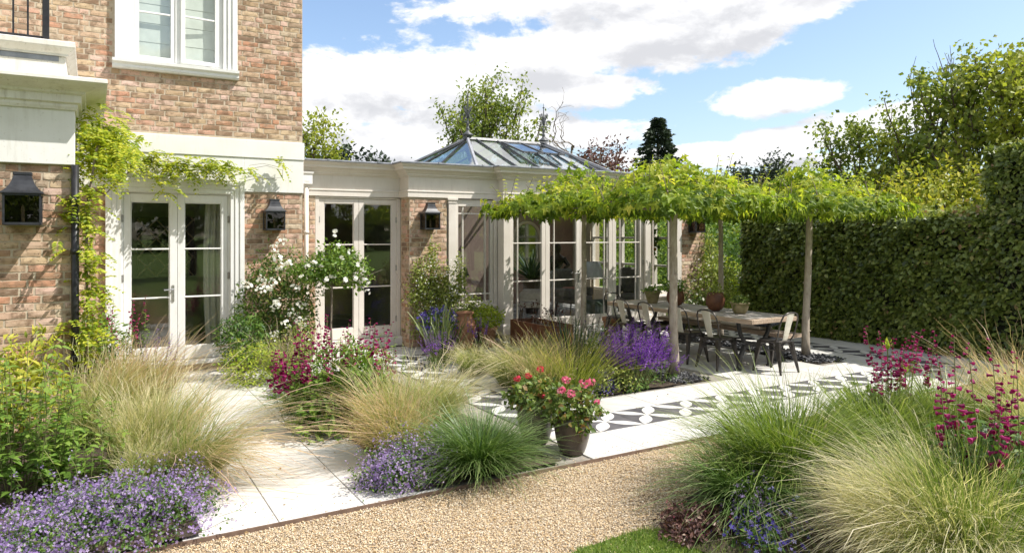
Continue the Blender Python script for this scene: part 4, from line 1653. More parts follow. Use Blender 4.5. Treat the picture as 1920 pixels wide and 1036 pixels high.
bx = [LX0, 7.0, 7.55, 8.1, 8.65, 9.2, 9.62, LX1]
for k in range(7):
    xa, xb = bx[k], bx[k + 1]
    pts = [slope_pt(xa, BZ), slope_pt(xb, BZ), slope_pt(xb, front_top(xb))]
    for xm in (RX1, RX0):
        if xa < xm < xb:
            pts.append(slope_pt(xm, RZ))
    if front_top(xa) > BZ + .01:
        pts.append(slope_pt(xa, front_top(xa)))
    q = G()
    q.add([tuple(p) for p in pts], [tuple(range(len(pts)))])
    q.build('pane', MT['roofglass'], lanp)
    if k:
        bar('glazing_bar', slope_pt(xa, BZ), slope_pt(xa, front_top(xa)), .02, .018, MT['darkgrey'], .018)
glaze(cnr[2], cnr[3], rl, rr, 5)
glaze(cnr[3], cnr[0], rl, rl, 3)
glaze(cnr[1], cnr[2], rr, rr, 3)
# two opening roof lights in the upper half
lanp_off = Vector((0, -.06, .11))
for (xa, xb) in ((8.11, 8.64), (8.66, 9.19)):
    q = G()
    z0v, z1v = 3.62, 4.0
    a, b, c2, d2 = slope_pt(xa, z0v) + lanp_off, slope_pt(xb, z0v) + lanp_off, slope_pt(xb, z1v) + lanp_off * .4, slope_pt(xa, z1v) + lanp_off * .4
    for (p, r3) in ((a, b), (b, c2), (c2, d2), (d2, a)):
        q.tube([tuple(p), tuple(r3)], .026, 4)
    for p in (a.lerp(b, .3), a.lerp(b, .7)):
        q.box(p.x - .025, p.x + .025, p.y - .05, p.y, p.z - .03, p.z + .01)
    v = q.build('roof_vent', MT['darkgrey'], lanp)
    q = G()
    q.add([tuple(a), tuple(b), tuple(c2), tuple(d2)], [(0, 1, 2, 3)])
    q.build('pane', MT['roofglass'], lanp)


def finial(x, y, z, label):
    t = thing('roof_finial', label, 'finial', (x, y, z), 'iron finials on the roof lantern')
    g = G()
    g.lathe([(0, 0), (.12, 0), (.115, .03), (.05, .08), (.03, .12), (.05, .15), (.03, .18), (.025, .23), (.04, .26), (.016, .29), (.014, .42), (.011, .74), (.005, .90), (0, .92)], (x, y, z + .03), 12)
    for zz in (.60, .84):
        g.lathe([(0, zz - .02), (.035, zz), (0, zz + .02)], (x, y, z), 10)
    g.build('spike', MT['darkgrey'], t, smooth=True)
    for a in (0.55, 0.55 + PI / 2, 0.55 + PI, .55 + 1.5 * PI):
        q = G()
        pts = []
        for k in range(22):
            s = k / 21
            th = -PI * .5 + s * 2.15 * PI
            r = .095 * (1 - .62 * s)
            pts.append((.03 + .085 + r * math.cos(th), .43 + .02 + r * math.sin(th)))
        pts = [(.012, .30), (.05, .335)] + pts
        q.tube([(x + u * math.cos(a), y + u * math.sin(a), z + v) for u, v in pts], .008, 5)
        pts = [(.012, .42), (.04, .52), (.085, .62), (.10, .68), (.075, .69)]
        q.tube([(x + u * math.cos(a), y + u * math.sin(a), z + v) for u, v in pts], [.011, .011, .016, .02, .006], 5)
        q.build('scroll', MT['darkgrey'], t, smooth=True)


finial(RX0, RY, RZ + .05, 'wrought iron finial with scrolls standing in front of the leafy tree')
finial(RX1, RY, RZ + .05, 'wrought iron finial with scrolls standing against white cloud by the twisted bare tree')

# inside the orangery
g = G()
g.box(2.84, 11.4, YPB + .42, 16.4, .08, .12)
g.box(6.6, 9.8, YC + .1, YPB + .42, .08, .119)
g.build('interior_floor', MT['floor'], orang)
g = G()
g.box(2.84, 11.4, 16.0, 16.3, .12, 3.0)
g.build('interior_wall', MT['pink'], orang)
g = G()
g.box(5.28, 5.40, YPB + .42, 16.0, .12, 2.98)
g.build('darkening_partition', MT['olivewall'], orang)  # added wall: keeps roof lantern daylight out, darkening the view through the link doors
# glazed end
g = G()
for yy in np.linspace(12.2, 15.2, 6):
    g.box(11.45, 11.55, yy - .03, yy + .03, .5, 2.5, .005)
for zz in (.53, 1.2, 1.85, 2.47):
    g.box(11.46, 11.54, 12.2, 15.2, zz - .025, zz + .025, .005)
g.build('end_window', CR, orang)


def armchair(x, y, rz, mat, label, cush=None):
    t = thing('armchair', label, 'armchair', (0, 0, 0))
    g = G()
    g.box(-.33, .33, -.32, .3, .30, .46, .05)
    g.build('seat', mat, t)
    g = G()
    V = []
    g.box(-.33, .33, .22, .36, .44, 1.05, .05)
    g.build('backrest', mat, t)
    for s in (-1, 1):
        g = G()
        g.box(s * .36 - .05, s * .36 + .05, -.28, .3, .44, .64, .04)
        g.build('arm', mat, t)
    for sx in (-1, 1):
        for sy in (-1, 1):
            g = G()
            g.tube([(sx * .27, sy * .25, .31), (sx * .29, sy * .29, 0)], [.025, .015], 6)
            g.build('leg', MT['darkwood'], t)
    if cush:
        g = G()
        g.lathe([(0, -.07), (.14, -.06), (.21, 0), (.14, .06), (0, .07)], (0, .12, .58), 14)
        tag(g.build('cushion', cush, t, smooth=True))
    t.location = (x, y, .12)
    t.rotation_euler = (0, 0, rz)
    return t


armchair(9.25, 12.95, .35, MT['velvet'], 'dark grey armchair with coral cushion inside the glasshouse', MT['coral'])
armchair(8.05, 12.7, -2.2, MT['paleup'], 'pale patterned armchair inside the glasshouse near the first door')
armchair(10.75, 12.7, -.9, MT['velvet'], 'grey armchair inside the glasshouse near the end window')
t = thing('pouffe', 'dark green upholstered block seat inside the middle door', 'pouffe', (9.2, 12.0, .12))
g = G()
g.box(8.93, 9.5, 11.72, 12.25, .13, .55, .05)
g.build('body', pmat('green_velvet', (.035, .05, .035), (.06, .075, .05), 9, .9), t)
t = thing('statue', 'dark bronze bust with bowed head on a white column indoors', 'statue', (9.45, 13.9, .12))
g = G()
g.lathe([(.2, .12), (.2, .2), (.14, .24), (.13, .95), (.18, 1.0), (.2, 1.08), (0, 1.08)], (9.45, 13.9, 0), 20)
g.build('pedestal', MT['porcelain'], t, smooth=True)
g = G()
g.lathe([(0, 1.08), (.1, 1.085), (.08, 1.13), (.14, 1.2), (.2, 1.32), (.19, 1.4), (.09, 1.46), (.075, 1.5), (.1, 1.56), (.11, 1.64), (.07, 1.72), (0, 1.74)], (9.45, 13.9, 0), 14, sy=.7)
g.tube([(9.3, 13.85, 1.38), (9.22, 13.75, 1.15), (9.35, 13.7, 1.02), (9.4, 13.72, .85)], [.06, .05, .04, .03], 7)
g.tube([(9.6, 13.85, 1.38), (9.68, 13.75, 1.2), (9.52, 13.68, 1.15)], [.06, .05, .035], 7)
g.build('bust', MT['bronze'], t, smooth=True)
t = thing('spiky_plant', 'spiky agave like plant in a tall pot inside the glasshouse', 'plant', (8.75, 13.9, .12))
g = G()
g.lathe([(.0, .12), (.14, .12), (.2, .7), (.22, .9), (.18, .9), (0, .86)], (8.75, 13.9, 0), 16)
g.build('pot', MT['darkwood'], t, smooth=True)
g = G()
g.blades(8.75, 13.9, .9, 90, .05, .75, 1.3, (0, 0), .05, .12, .05, 5, .1, .1, .7)
g.build('leaves', MT['darkiris'], t)
t = thing('arched_mirror', 'arched wall mirror with pale frame on the pink wall indoors', 'mirror', (9.9, 15.98, 1.0))
arch = [(9.5, 1.0), (9.5, 1.85)] + [(9.9 + .4 * math.cos(a), 1.85 + .4 * math.sin(a)) for a in np.linspace(PI, 0, 15)] + [(10.3, 1.0)]
g = G()
g.tube([(x, 15.97, z) for x, z in arch + [arch[0]]], .04, 6)
g.build('frame', MT['latt'], t)
g = G()
g.prism([(x, z) for x, z in arch], 15.98, 15.99, 'y')
mm, nt, out = newmat('mirror_silver')
principled(nt, out, (.55, .56, .55), .06, 1.0)
g.build('glass', mm, t)
t = thing('console_table', 'white console table indoors behind the narrow side window', 'table', (5.95, 12.3, .12))
g = G()
g.box(5.6, 6.3, 12.1, 12.5, .78, .82, .006)
g.build('top', MT['porcelain'], t)
for x in (5.63, 6.27):
    for y in (12.13, 12.47):
        g = G()
        g.box(x - .02, x + .02, y - .02, y + .02, .12, .78)
        g.build('leg', MT['porcelain'], t)
t = thing('green_vase', 'bright green frilled glass vase on the indoor console', 'vase', (5.95, 12.25, .82))
g = G()
g.lathe([(0, .82), (.05, .82), (.045, .9), (.06, 1.0), (.11, 1.12), (.15, 1.16), (.10, 1.1), (.05, .98), (0, .92)], (5.95, 12.25, 0), 18)
g.build('body', MT['greenglass'], t, smooth=True)
t = thing('table_lamp', 'small dark shaded table lamp on the indoor console', 'lamp', (6.2, 12.3, .82))
g = G()
g.lathe([(0, .82), (.06, .82), (.02, .87), (.03, 1.0), (.012, 1.15), (0, 1.2)], (6.2, 12.3, 0), 14)
g.build('base', MT['bronze'], t, smooth=True)
g = G()
g.lathe([(.11, 1.12), (.05, 1.3)], (6.2, 12.3, 0), 16)
g.build('lamp_shade', MT['bottle'], t)
t = thing('standing_lamp', 'white cloth shaded lamp indoors beside the middle door', 'lamp', (9.75, 12.9, .12))
g = G()
g.lathe([(.13, .12), (.12, .15), (.015, .17), (.015, 1.0), (0, 1.0)], (9.75, 12.9, 0), 14)
g.build('stand', MT['brass'], t)
g = G()
g.lathe([(.26, .98), (.24, 1.1), (.15, 1.3), (.13, 1.32)], (9.75, 12.9, 0), 20)
g.build('lamp_shade', MT['porcelain'], t, smooth=True)
t = thing('orange_tree', 'small orange tree with fruit inside the far narrow window', 'tree', (10.55, 12.0, .12))
g = G()
g.lathe([(0, .12), (.15, .12), (.2, .5), (.21, .52), (0, .5)], (10.55, 12.0, 0), 14)
g.build('pot', MT['terra'], t, smooth=True)
g = G()
g.tube([(10.55, 12, .5), (10.56, 12.0, 1.5)], .02, 6)
g.build('trunk', MT['bark'], t)
P, d = ball_pts(420, (10.55, 12.0, 1.75), (.28, .28, .38), .3)
g = G()
g.leaves(P, d + rnd_dir(len(P)), rnd_dir(len(P)), NR.uniform(.07, .11, len(P)), LEAF, NR.uniform(0, .7, len(P)))
g.build('crown', MT['midgreen'], t)
for k in range(7):
    P, d = ball_pts(1, (10.55, 11.95, 1.75), (.26, .2, .3), .95)
    g = G()
    g.lathe([(0, -.045), (.03, -.034), (.045, 0), (.03, .034), (0, .045)], P[0], 10)
    g.build('orange', MT['orange'], t, smooth=True)

# ------------------------------------------------------------------ dining table, bench, chairs
TX0, TX1, TY0, TY1 = 7.85, 8.75, 6.75, 9.95
tab = thing('dining_table', 'long weathered oak dining table on curved cast iron legs', 'table', (8.3, 8.35, 0))
for k in range(5):
    a = TX0 + (TX1 - TX0) * k / 5
    g = G()
    e = R.uniform(-.006, .006)
    g.box(a + .0012, a + (TX1 - TX0) / 5 - .0012, TY0 + .10, TY1 - .10, .70, .76 + R.uniform(-.0012, .0012), .004)
    g.build('plank', MT['woodtop'], tab)
for (ya, yb2) in ((TY0, TY0 + .098), (TY1 - .098, TY1)):
    g = G()
    g.box(TX0 + .002, TX1 - .002, ya, yb2, .699, .7605, .004)
    g.build('end_board', MT['wood'], tab)
for xx in (TX0 - .022, TX1 + .001):
    g = G()
    g.box(xx, xx + .021, TY0, TY1, .697, .7595, .004)
    g.build('edge_board', MT['wood'], tab)


def iron_frame(parent, xc, yc, hw, zt, name='leg'):
    """cast frame: a U under the top sitting on an arch with two scrolled feet"""
    g = G()
    u = [(-hw, zt - .01), (-hw * .98, zt - .08), (-hw * .86, zt - .2), (-hw * .62, zt - .3), (-hw * .3, zt - .345), (0, zt - .355), (hw * .3, zt - .345), (hw * .62, zt - .3), (hw * .86, zt - .2), (hw * .98, zt - .08), (hw, zt - .01)]
    g.tube([(xc + x, yc, z) for x, z in u], .03, 4, flat=(.9, 1.1))
    a = [(-hw * .98, .02), (-hw * .95, .10), (-hw * .84, .22), (-hw * .6, .33), (-hw * .3, zt - .36), (0, zt - .345), (hw * .3, zt - .36), (hw * .6, .33), (hw * .84, .22), (hw * .95, .10), (hw * .98, .02)]
    g.tube([(xc + x, yc, z) for x, z in a], .033, 4, flat=(.9, 1.1))
    for s in (-1, 1):
        g.box(xc + s * hw - .05, xc + s * hw + .05, yc - .035, yc + .035, 0, .03, .008)
        g.box(xc + s * hw * .99 - .06, xc + s * hw * .99 + .06, yc - .04, yc + .04, zt - .02, zt, .004)
    g.lathe([(0, -.04), (.05, -.03), (.05, .03), (0, .04)], (xc, yc, zt - .35), 12)
    g.build(name, MT['iron'], parent)


iron_frame(tab, 8.3, 7.12, .33, .70)
iron_frame(tab, 8.3, 9.55, .33, .70)
g = G()
g.tube([(8.3, 7.12, .36), (8.3, 9.55, .36)], .02, 8)
g.tube([(8.3, 7.12, .42), (8.3, 8.3, .33), (8.3, 9.55, .42)], .014, 8)
g.build('stretcher', MT['iron'], tab)

ben = thing('bench', 'low oak bench on iron legs between the table and the hedge', 'bench', (9.0, 8.4, 0))
for k in range(2):
    g = G()
    g.box(8.83 + k * .175, 9.003 + k * .175, 6.98, 9.75, .40, .46, .005)
    g.build('plank', MT['wood'], ben)
iron_frame(ben, 9.0, 7.3, .13, .40)
iron_frame(ben, 9.0, 9.4, .13, .40)
for (y, lab) in ((7.9, 'flat beige seat cushion on the bench nearer the tree trunk'), (8.9, 'flat beige seat cushion on the far half of the bench')):
    t = thing('seat_cushion', lab, 'cushion', (9.0, y, .46), 'seat cushions on the bench')
    g = G()
    g.box(8.85, 9.16, y - .42, y + .42, .462, .52, .025)
    g.build('cover', MT['linen'], t)
t = thing('pillow', 'navy woven pillow lying on the bench end', 'pillow', (9.02, 7.55, .52))
V, F = [], []
n = 12
for s in (1, -1):
    for j in range(n + 1):
        for i in range(n + 1):
            u, v = i / n * 2 - 1, j / n * 2 - 1
            th = .075 * max(0, (1 - u ** 4) * (1 - v ** 4)) ** .5
            V.append((9.02 + u * .15 * (1 - .05 * v * v), 7.55 + v * .27 * (1 - .05 * u * u), .60 + s * th + .02 * u))
for s in range(2):
    o = s * (n + 1) ** 2
    for j in range(n):
        for i in range(n):
            a = o + j * (n + 1) + i
            f = (a, a + 1, a + n + 2, a + n + 1)
            F.append(f if s == 0 else f[::-1])
g = G()
g.add(V, F)
g.build('cover', MT['navy'], t, smooth=True)

# metal chair with ivory splat, looking towards +Y before turning
chair = thing('metal_chair', 'gunmetal bistro chair with ivory splat tucked in beside the slate bed tree', 'chair', (0, 0, 0), 'metal chairs round the dining table')
g = G()
V = []
rings = [(.0, .452), (.75, .455), (.93, .457), (1.0, .447), (1.0, .425), (.94, .415)]
ns = 28
for (k, z) in rings:
    for j in range(ns):
        a = 2 * PI * j / ns
        cx_, sx_ = math.cos(a), math.sin(a)
        e = 0.55
        x = math.copysign(abs(cx_) ** e, cx_) * .18 * k
        y = math.copysign(abs(sx_) ** e, sx_) * .18 * k
        V.append((x * (1.06 if y > 0 else .94), y, z - (.006 if k == 0 else 0)))
F = []
for r_i in range(len(rings) - 1):
    for j in range(ns):
        F.append((r_i * ns + j, r_i * ns + (j + 1) % ns, (r_i + 1) * ns + (j + 1) % ns, (r_i + 1) * ns + j))
g.add(V, [f[::-1] for f in F])
g.build('seat', MT['gunmetal'], chair)
for sx in (-1, 1):
    for sy in (-1, 1):
        g = G()
        tx, ty, bx_, by_ = sx * .145, sy * .145, sx * .205, sy * (.215 if sy > 0 else .235)
        g.tube([(tx, ty, .43), (tx + (bx_ - tx) * .45, ty + (by_ - ty) * .45, .24), (bx_, by_, .0)], [.052, .034, .017], 4, flat=(1, .7))
        g.build('leg', MT['gunmetal'], chair)
g = G()
for s in (1, -1):
    g.tube([(-.165 * s, -.165, .30), (.165 * s, .165, .30)], .009, 4)
for (a, b) in (((-1, -1), (1, -1)), ((-1, 1), (1, 1)), ((-1, -1), (-1, 1)), ((1, -1), (1, 1))):
    p0 = (a[0] * .155, a[1] * .155, .40)
    p1 = (b[0] * .155, b[1] * .155, .40)
    mid = ((p0[0] + p1[0]) / 2 * 1.12, (p0[1] + p1[1]) / 2 * 1.12, .43)
    g.tube([(p0[0] * 1.1, p0[1] * 1.1, .34), mid, (p1[0] * 1.1, p1[1] * 1.1, .34)], .009, 4)
g.build('brace', MT['gunmetal'], chair)
g = G()
hoop = [(-.175, -.12, .44), (-.185, -.17, .52), (-.195, -.205, .66), (-.185, -.235, .76), (-.15, -.25, .825), (-.08, -.258, .85), (0, -.26, .855), (.08, -.258, .85), (.15, -.25, .825), (.185, -.235, .76), (.195, -.205, .66), (.185, -.17, .52), (.175, -.12, .44)]
g.tube(hoop, .0115, 8)
g.build('back_frame', MT['gunmetal'], chair, smooth=True)
g = G()
V = []
for (z, y, w) in ((.445, -.155, .052), (.52, -.182, .056), (.66, -.214, .066), (.76, -.242, .074), (.845, -.262, .080)):
    for (sx, dy) in ((-1, .006), (-.5, .0), (.5, 0), (1, .006)):
        V.append((sx * w, y + dy, z))
    for (sx, dy) in ((-1, .010), (-.5, .004), (.5, .004), (1, .010)):
        V.append((sx * w, y + dy, z))
F = []
for k in range(4):
    a = 8 * k
    for j in range(3):
        F.append((a + j, a + j + 1, a + 8 + j + 1, a + 8 + j))
        F.append((a + 4 + j + 1, a + 4 + j, a + 12 + j, a + 12 + j + 1))
    F.append((a + 4, a, a + 8, a + 12))
    F.append((a + 3, a + 7, a + 15, a + 11))
F.append((32, 33, 34, 35, 39, 38, 37, 36))
g.add(V, F)
g.build('splat', MT['ivory'], chair)
SPOTS = [((7.88, 7.42), -PI / 2, None),
         ((7.88, 8.02), -PI / 2 + .03, 'gunmetal bistro chair with ivory splat partly behind the front tree trunk'),
         ((7.87, 8.72), -PI / 2 - .04, 'gunmetal bistro chair with ivory splat above the tall purple salvia'),
         ((7.88, 9.36), -PI / 2 + .05, 'gunmetal bistro chair with ivory splat last in the row, near the house doors'),
         ((8.36, 6.80), .06, 'gunmetal bistro chair with ivory splat standing at the open end of the table'),
         ((8.33, 10.2), PI, 'gunmetal bistro chair facing outwards at the table end by the glass doors')]
made = [chair] + [copy_tree(chair) for _ in SPOTS[1:]]
for o, ((x, y), rz, lab) in zip(made, SPOTS):
    o.location = (x, y, 0)
    o.rotation_euler = (0, 0, rz)
    if lab:
        o['label'] = lab
chair['label'] = 'gunmetal bistro chair with ivory splat first in the row from the open table end'
# ------------------------------------------------------------------ plants
def dome(g, c, r, n, size, tmpl, out=1.0, up=.4, shell=.5, lump=.18, t=(0, 1), zmin=.02, droop=.2):
    P, d = ball_pts(n, c, r, shell, lump, zmin)
    m = len(P)
    nr = d * out + rnd_dir(m) * .7 + np.array([0, 0, up])
    dr = d * .6 + rnd_dir(m) * .9 - np.array([0, 0, droop])
    g.leaves(P, nr, dr, NR.uniform(size * .65, size * 1.25, m), tmpl, NR.uniform(t[0], t[1], m))


def stems(g, pts0, pts1, r=.003, bow=.06, seg=4):
    for a, b in zip(pts0, pts1):
        a, b = np.array(a), np.array(b)
        m = NR.normal(0, bow, 3) * np.array([1, 1, .2])
        s = np.linspace(0, 1, seg)[:, None]
        g.tube(a + (b - a) * s + m * np.sin(s * PI) * .6, np.linspace(r, r * .6, seg), 3, cap=False, tint=.5)


def grass(label, x, y, L, n, rad, wind, kind='stipa', spread=.6, droop=.35, sag=.3, w=.0036, cat='ornamental grass', z0=.02, plume=.7, group=None, rx=1.0, t1=1.0):
    """feather grass: a handful of separate crowns, each with its own lean and height"""
    t = thing('grass_clump', label, cat, (x, y, 0), group)
    L, spread, droop = L * .80, spread * .72, droop * .5
    wind = np.array(wind) * .75
    g, gp, gd = G(), G(), G()
    K = 9
    for k in range(K):
        a, q = 2.4 * k, math.sqrt((k + .3) / K)
        cx, cyy = x + rad * .8 * q * math.cos(a), y + rad * .8 * q * math.sin(a)
        Lk = L * NR.uniform(.66, 1.1)
        lean = wind * NR.uniform(.5, 1.35) + NR.normal(0, .09, 2) + np.array([math.cos(a), math.sin(a)]) * .13 * q
        m = int(n / K * NR.uniform(.6, 1.3))
        sp = spread * NR.uniform(.55, 1.1)
        g.blades(cx, cyy, z0, int(m * .55), rad * .42, Lk * .76, sp, lean * .6, droop * .9, sag, w * 1.25, 5, .32, -.15, .42, rx)
        gp.blades(cx, cyy, z0, int(m * .55), rad * .42, Lk, sp, lean, droop, sag, w * .9, 8, .28, -.05, t1, rx, plume=plume, jitter=.22)
        # nodding tips that break ranks, and flattened old thatch
        gp.blades(cx, cyy, z0, int(m * .05), rad * .45, Lk * .98, sp * 1.25, lean * 1.1, droop * 1.7, sag * 1.35, w, 8, .3, .3, 1.0, rx, plume=1.5, jitter=.2)
        gd.blades(cx, cyy, z0, int(m * .10), rad * .55, Lk * .42, 1.0, lean * .4, .2, .5, w, 5, .4, .6, .9, rx, jitter=.25)
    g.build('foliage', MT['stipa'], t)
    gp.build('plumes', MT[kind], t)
    gd.build('thatch', MT['thatch'], t)
    return t


def tuft(label, x, y, L, n, rad, wind=(0, 0), mat='fountain', spread=.9, droop=.4, sag=.45, w=.006, cat='ornamental grass', z0=.02, t1=.95, rx=1.0, lv=.22):
    t = thing('grass_clump', label, cat, (x, y, 0))
    g = G()
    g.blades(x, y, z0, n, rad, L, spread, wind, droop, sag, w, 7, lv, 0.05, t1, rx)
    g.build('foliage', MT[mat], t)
    return t


def mound(label, x, y, r, n_fl, fmat='lilac', lmat='midgreen', name='bellflower', cat='flowering plant', fsize=.026, nl=1500, spikes=0):
    t = thing(name, label, cat, (x, y, 0))
    g, gf = G(), G()
    subs = [(0, 0, 1.0)] + [(NR.uniform(-.6, .6), NR.uniform(-.6, .6), NR.uniform(.5, .8)) for _ in range(5)]
    for (dx, dy, s) in subs:
        c = (x + dx * r[0], y + dy * r[1], 0.0)
        rr = (r[0] * s * (.85 if s == 1 else .62), r[1] * s * (.85 if s == 1 else .62), r[2] * s * (1 if s == 1 else 1.12))
        dome(g, c, (rr[0] * .95, rr[1] * .95, rr[2] * .93), int(nl * s * s * .5), .036, LEAF, zmin=.015, lump=.2)
        P, d = ball_pts(int(n_fl * s * s * .6), c, rr, .84, .2, .02)
        keep = (np.sin(P[:, 0] * 23 + dx * 9) * np.sin(P[:, 1] * 19 + 2) * np.sin(P[:, 2] * 25) > -.35) | (NR.uniform(0, 1, len(P)) < .35)
        P, d = P[keep], d[keep]
        m = len(P)
        P = P + d * np.abs(NR.normal(0, .022, m))[:, None]
        P[:, 2] = np.maximum(P[:, 2], .02)
        gf.leaves(P, d + rnd_dir(m) * .8 + np.array([0, 0, .3]), rnd_dir(m), NR.uniform(fsize * .55, fsize * 1.3, m), STAR, NR.uniform(0, 1, m))
    k = int(max(8, n_fl / 45))
    gs = G()
    P, d = ball_pts(k, (x, y, 0), (r[0] * .95, r[1] * .95, r[2]), .9, .2, .04)
    for p, q in zip(P, d):
        e = p + q * NR.uniform(.05, .13) + np.array([0, 0, NR.uniform(-.02, .06)])
        e[2] = max(e[2], .03)
        gs.tube([p - q * .06, (p + e) / 2 + NR.normal(0, .008, 3), e], .0018, 3, cap=False)
        m = 5
        gf.leaves(e[None] + NR.normal(0, .014, (m, 3)), rnd_dir(m, .6), rnd_dir(m), NR.uniform(fsize * .6, fsize * 1.1, m), STAR, NR.uniform(0, 1, m))
        g.leaves(((p + e) / 2)[None] + NR.normal(0, .02, (m, 3)), rnd_dir(m, .6), rnd_dir(m), NR.uniform(.018, .035, m), LEAF, NR.uniform(.2, 1, m))
    g.build('foliage', MT[lmat], t)
    gf.build('blossoms', MT[fmat], t)
    gs.build('stem_sprays', MT['greenstem'], t)
    return t


def penstemon(label, x, y, r, h, ns, lean=(0, 0), nleaf=26, fl=.36, mat='green2', bell=.036, bushh=.55, nb=14, gone=.25, ldens=1.0, base_n=0):
    t = thing('penstemon', label, 'flowering plant', (x, y, 0))
    gs, gl, gf = G(), G(), G()
    for k in range(ns):
        a, q = NR.uniform(0, 2 * PI), math.sqrt(NR.uniform(0, 1))
        b = np.array([x + r[0] * .75 * q * math.cos(a), y + r[1] * .75 * q * math.sin(a), .02])
        hh = h * NR.uniform(.68, 1.08)
        flow = NR.uniform() > gone
        if not flow:
            hh *= bushh + .1
        top = b + np.array([r[0] * .45 * q * math.cos(a) + lean[0] * hh, r[1] * .45 * q * math.sin(a) + lean[1] * hh, hh])
        s = np.linspace(0, 1, 7)[:, None]
        bow = NR.normal(0, .03, 3) * np.array([1, 1, 0])
        pts = b + (top - b) * s + bow * np.sin(s * PI)
        gs.tube(pts, np.linspace(.0045, .002, 7), 4, cap=False)
        nl = int(nleaf * ldens)
        tt = NR.uniform(.06, 1 - fl * .9 if flow else 1.0, nl)
        P = b + (top - b) * tt[:, None] + bow * np.sin(tt * PI)[:, None]
        aa = NR.uniform(0, 2 * PI, nl)
        dr = np.stack([np.cos(aa), np.sin(aa), NR.uniform(-.1, .9, nl)], 1)
        gl.leaves(P, np.array([0, 0, 1.0]) + rnd_dir(nl) * .4, dr, NR.uniform(.05, .10, nl) * (1.1 - .4 * tt), LANCE2, np.clip(tt * .7 + NR.normal(.1, .2, nl), 0, 1))
        if flow:
            m = nb
            tt = np.linspace(1 - fl, 1.0, m) + NR.normal(0, .008, m)
            P = b + (top - b) * tt[:, None] + bow * np.sin(tt * PI)[:, None]
            aa = NR.uniform(0, 2 * PI, m)
            dr = np.stack([np.cos(aa), np.sin(aa), -.35 + .5 * (tt - (1 - fl)) / fl], 1)
            gf.leaves(P, rnd_dir(m), dr, bell * (1.25 - .75 * (tt - (1 - fl)) / fl) * NR.uniform(.8, 1.2, m), BELL, NR.uniform(.1, 1, m))
    if base_n:
        dome(gl, (x, y, .06), (r[0], r[1], h * .72), base_n, .085, LANCE2, up=.6, shell=.45, lump=.22, droop=-.5, t=(.1, 1))
    gs.build('stem_sprays', MT['greenstem'], t)
    gl.build('foliage', MT[mat], t)
    gf.build('blossoms', MT['magenta'], t)
    return t


LANCE2 = T_long(.15)


def leafy(label, x, y, r, h, ns, nl, mat, size):
    t = thing('leafy_perennial', label, 'plant', (x, y, 0))
    gs, gl = G(), G()
    for k in range(ns):
        a, q = NR.uniform(0, 2 * PI), math.sqrt(NR.uniform(0, 1))
        b = np.array([x + r[0] * .8 * q * math.cos(a), y + r[1] * .8 * q * math.sin(a), .02])
        hh = h * NR.uniform(.6, 1.1)
        top = b + np.array([r[0] * .35 * q * math.cos(a), r[1] * .35 * q * math.sin(a), hh])
        bow = NR.normal(0, .04, 3) * np.array([1, 1, 0])
        s = np.linspace(0, 1, 6)[:, None]
        gs.tube(b + (top - b) * s + bow * np.sin(s * PI), np.linspace(.005, .0025, 6), 4, cap=False)
        tt = np.repeat(NR.uniform(.12, 1.0, nl // 2), 2)
        P = b + (top - b) * tt[:, None] + bow * np.sin(tt * PI)[:, None]
        aa = np.repeat(NR.uniform(0, 2 * PI, nl // 2), 2)
        aa[1::2] += PI
        dr = np.stack([np.cos(aa), np.sin(aa), NR.uniform(-.35, .55, len(aa))], 1)
        gl.leaves(P, np.array([0, 0, 1.0]) + rnd_dir(len(aa)) * .4, dr, size * NR.uniform(.6, 1.2, len(aa)) * (1.15 - .45 * tt), T_long(.19), np.clip(tt * .75 + NR.normal(.05, .2, len(aa)), 0, 1))
    gs.build('stem_sprays', MT['greenstem'], t)
    gl.build('foliage', MT[mat], t)
    return t



def spikes(label, x, y, r, h, ns, mat='purple', lmat='midgreen', name='salvia', lean=(0, 0), fl=.5, fsize=.017, per=46, lh=.45, nl=900, spread=.5, cat='flowering plant', sr=.011):
    t = thing(name, label, cat, (x, y, 0))
    gs, gl, gf = G(), G(), G()
    for k in range(ns):
        a, q = NR.uniform(0, 2 * PI), math.sqrt(NR.uniform(0, 1))
        b = np.array([x + r[0] * .5 * q * math.cos(a), y + r[1] * .5 * q * math.sin(a), .02])
        hh = h * NR.uniform(.7, 1.08) * (1 - .25 * q)
        top = b + np.array([r[0] * spread * q * math.cos(a) + lean[0] * hh, r[1] * spread * q * math.sin(a) + lean[1] * hh, hh])
        bow = NR.normal(0, .02, 3) * np.array([1, 1, 0]) - (top - b) * np.array([.08, .08, 0])
        s = np.linspace(0, 1, 5)[:, None]
        gs.tube(b + (top - b) * s + bow * np.sin(s * PI), np.linspace(.003, .0015, 5), 3, cap=False)
        f = fl * NR.uniform(.75, 1.15)
        tt = 1 - f * NR.uniform(0, 1, per)
        P = b + (top - b) * tt[:, None] + bow * np.sin(tt * PI)[:, None]
        aa = NR.uniform(0, 2 * PI, per)
        dr = np.stack([np.cos(aa), np.sin(aa), NR.uniform(.1, .8, per)], 1)
        P = P + dr * np.array([1, 1, 0]) * sr * .4
        gf.leaves(P, rnd_dir(per, .5), dr, fsize * (1.2 - .75 * np.clip((tt - (1 - f)) / f, 0, 1)) * NR.uniform(.7, 1.3, per), LEAFW, NR.uniform(0, 1, per))
    dome(gl, (x, y, 0), (r[0] * .8, r[1] * .8, h * lh), nl, .055, LANCE2, zmin=.02)
    gs.build('stem_sprays', MT['greenstem'], t)
    gl.build('foliage', MT[lmat], t)
    gf.build('blossoms', MT[mat], t)
    return t


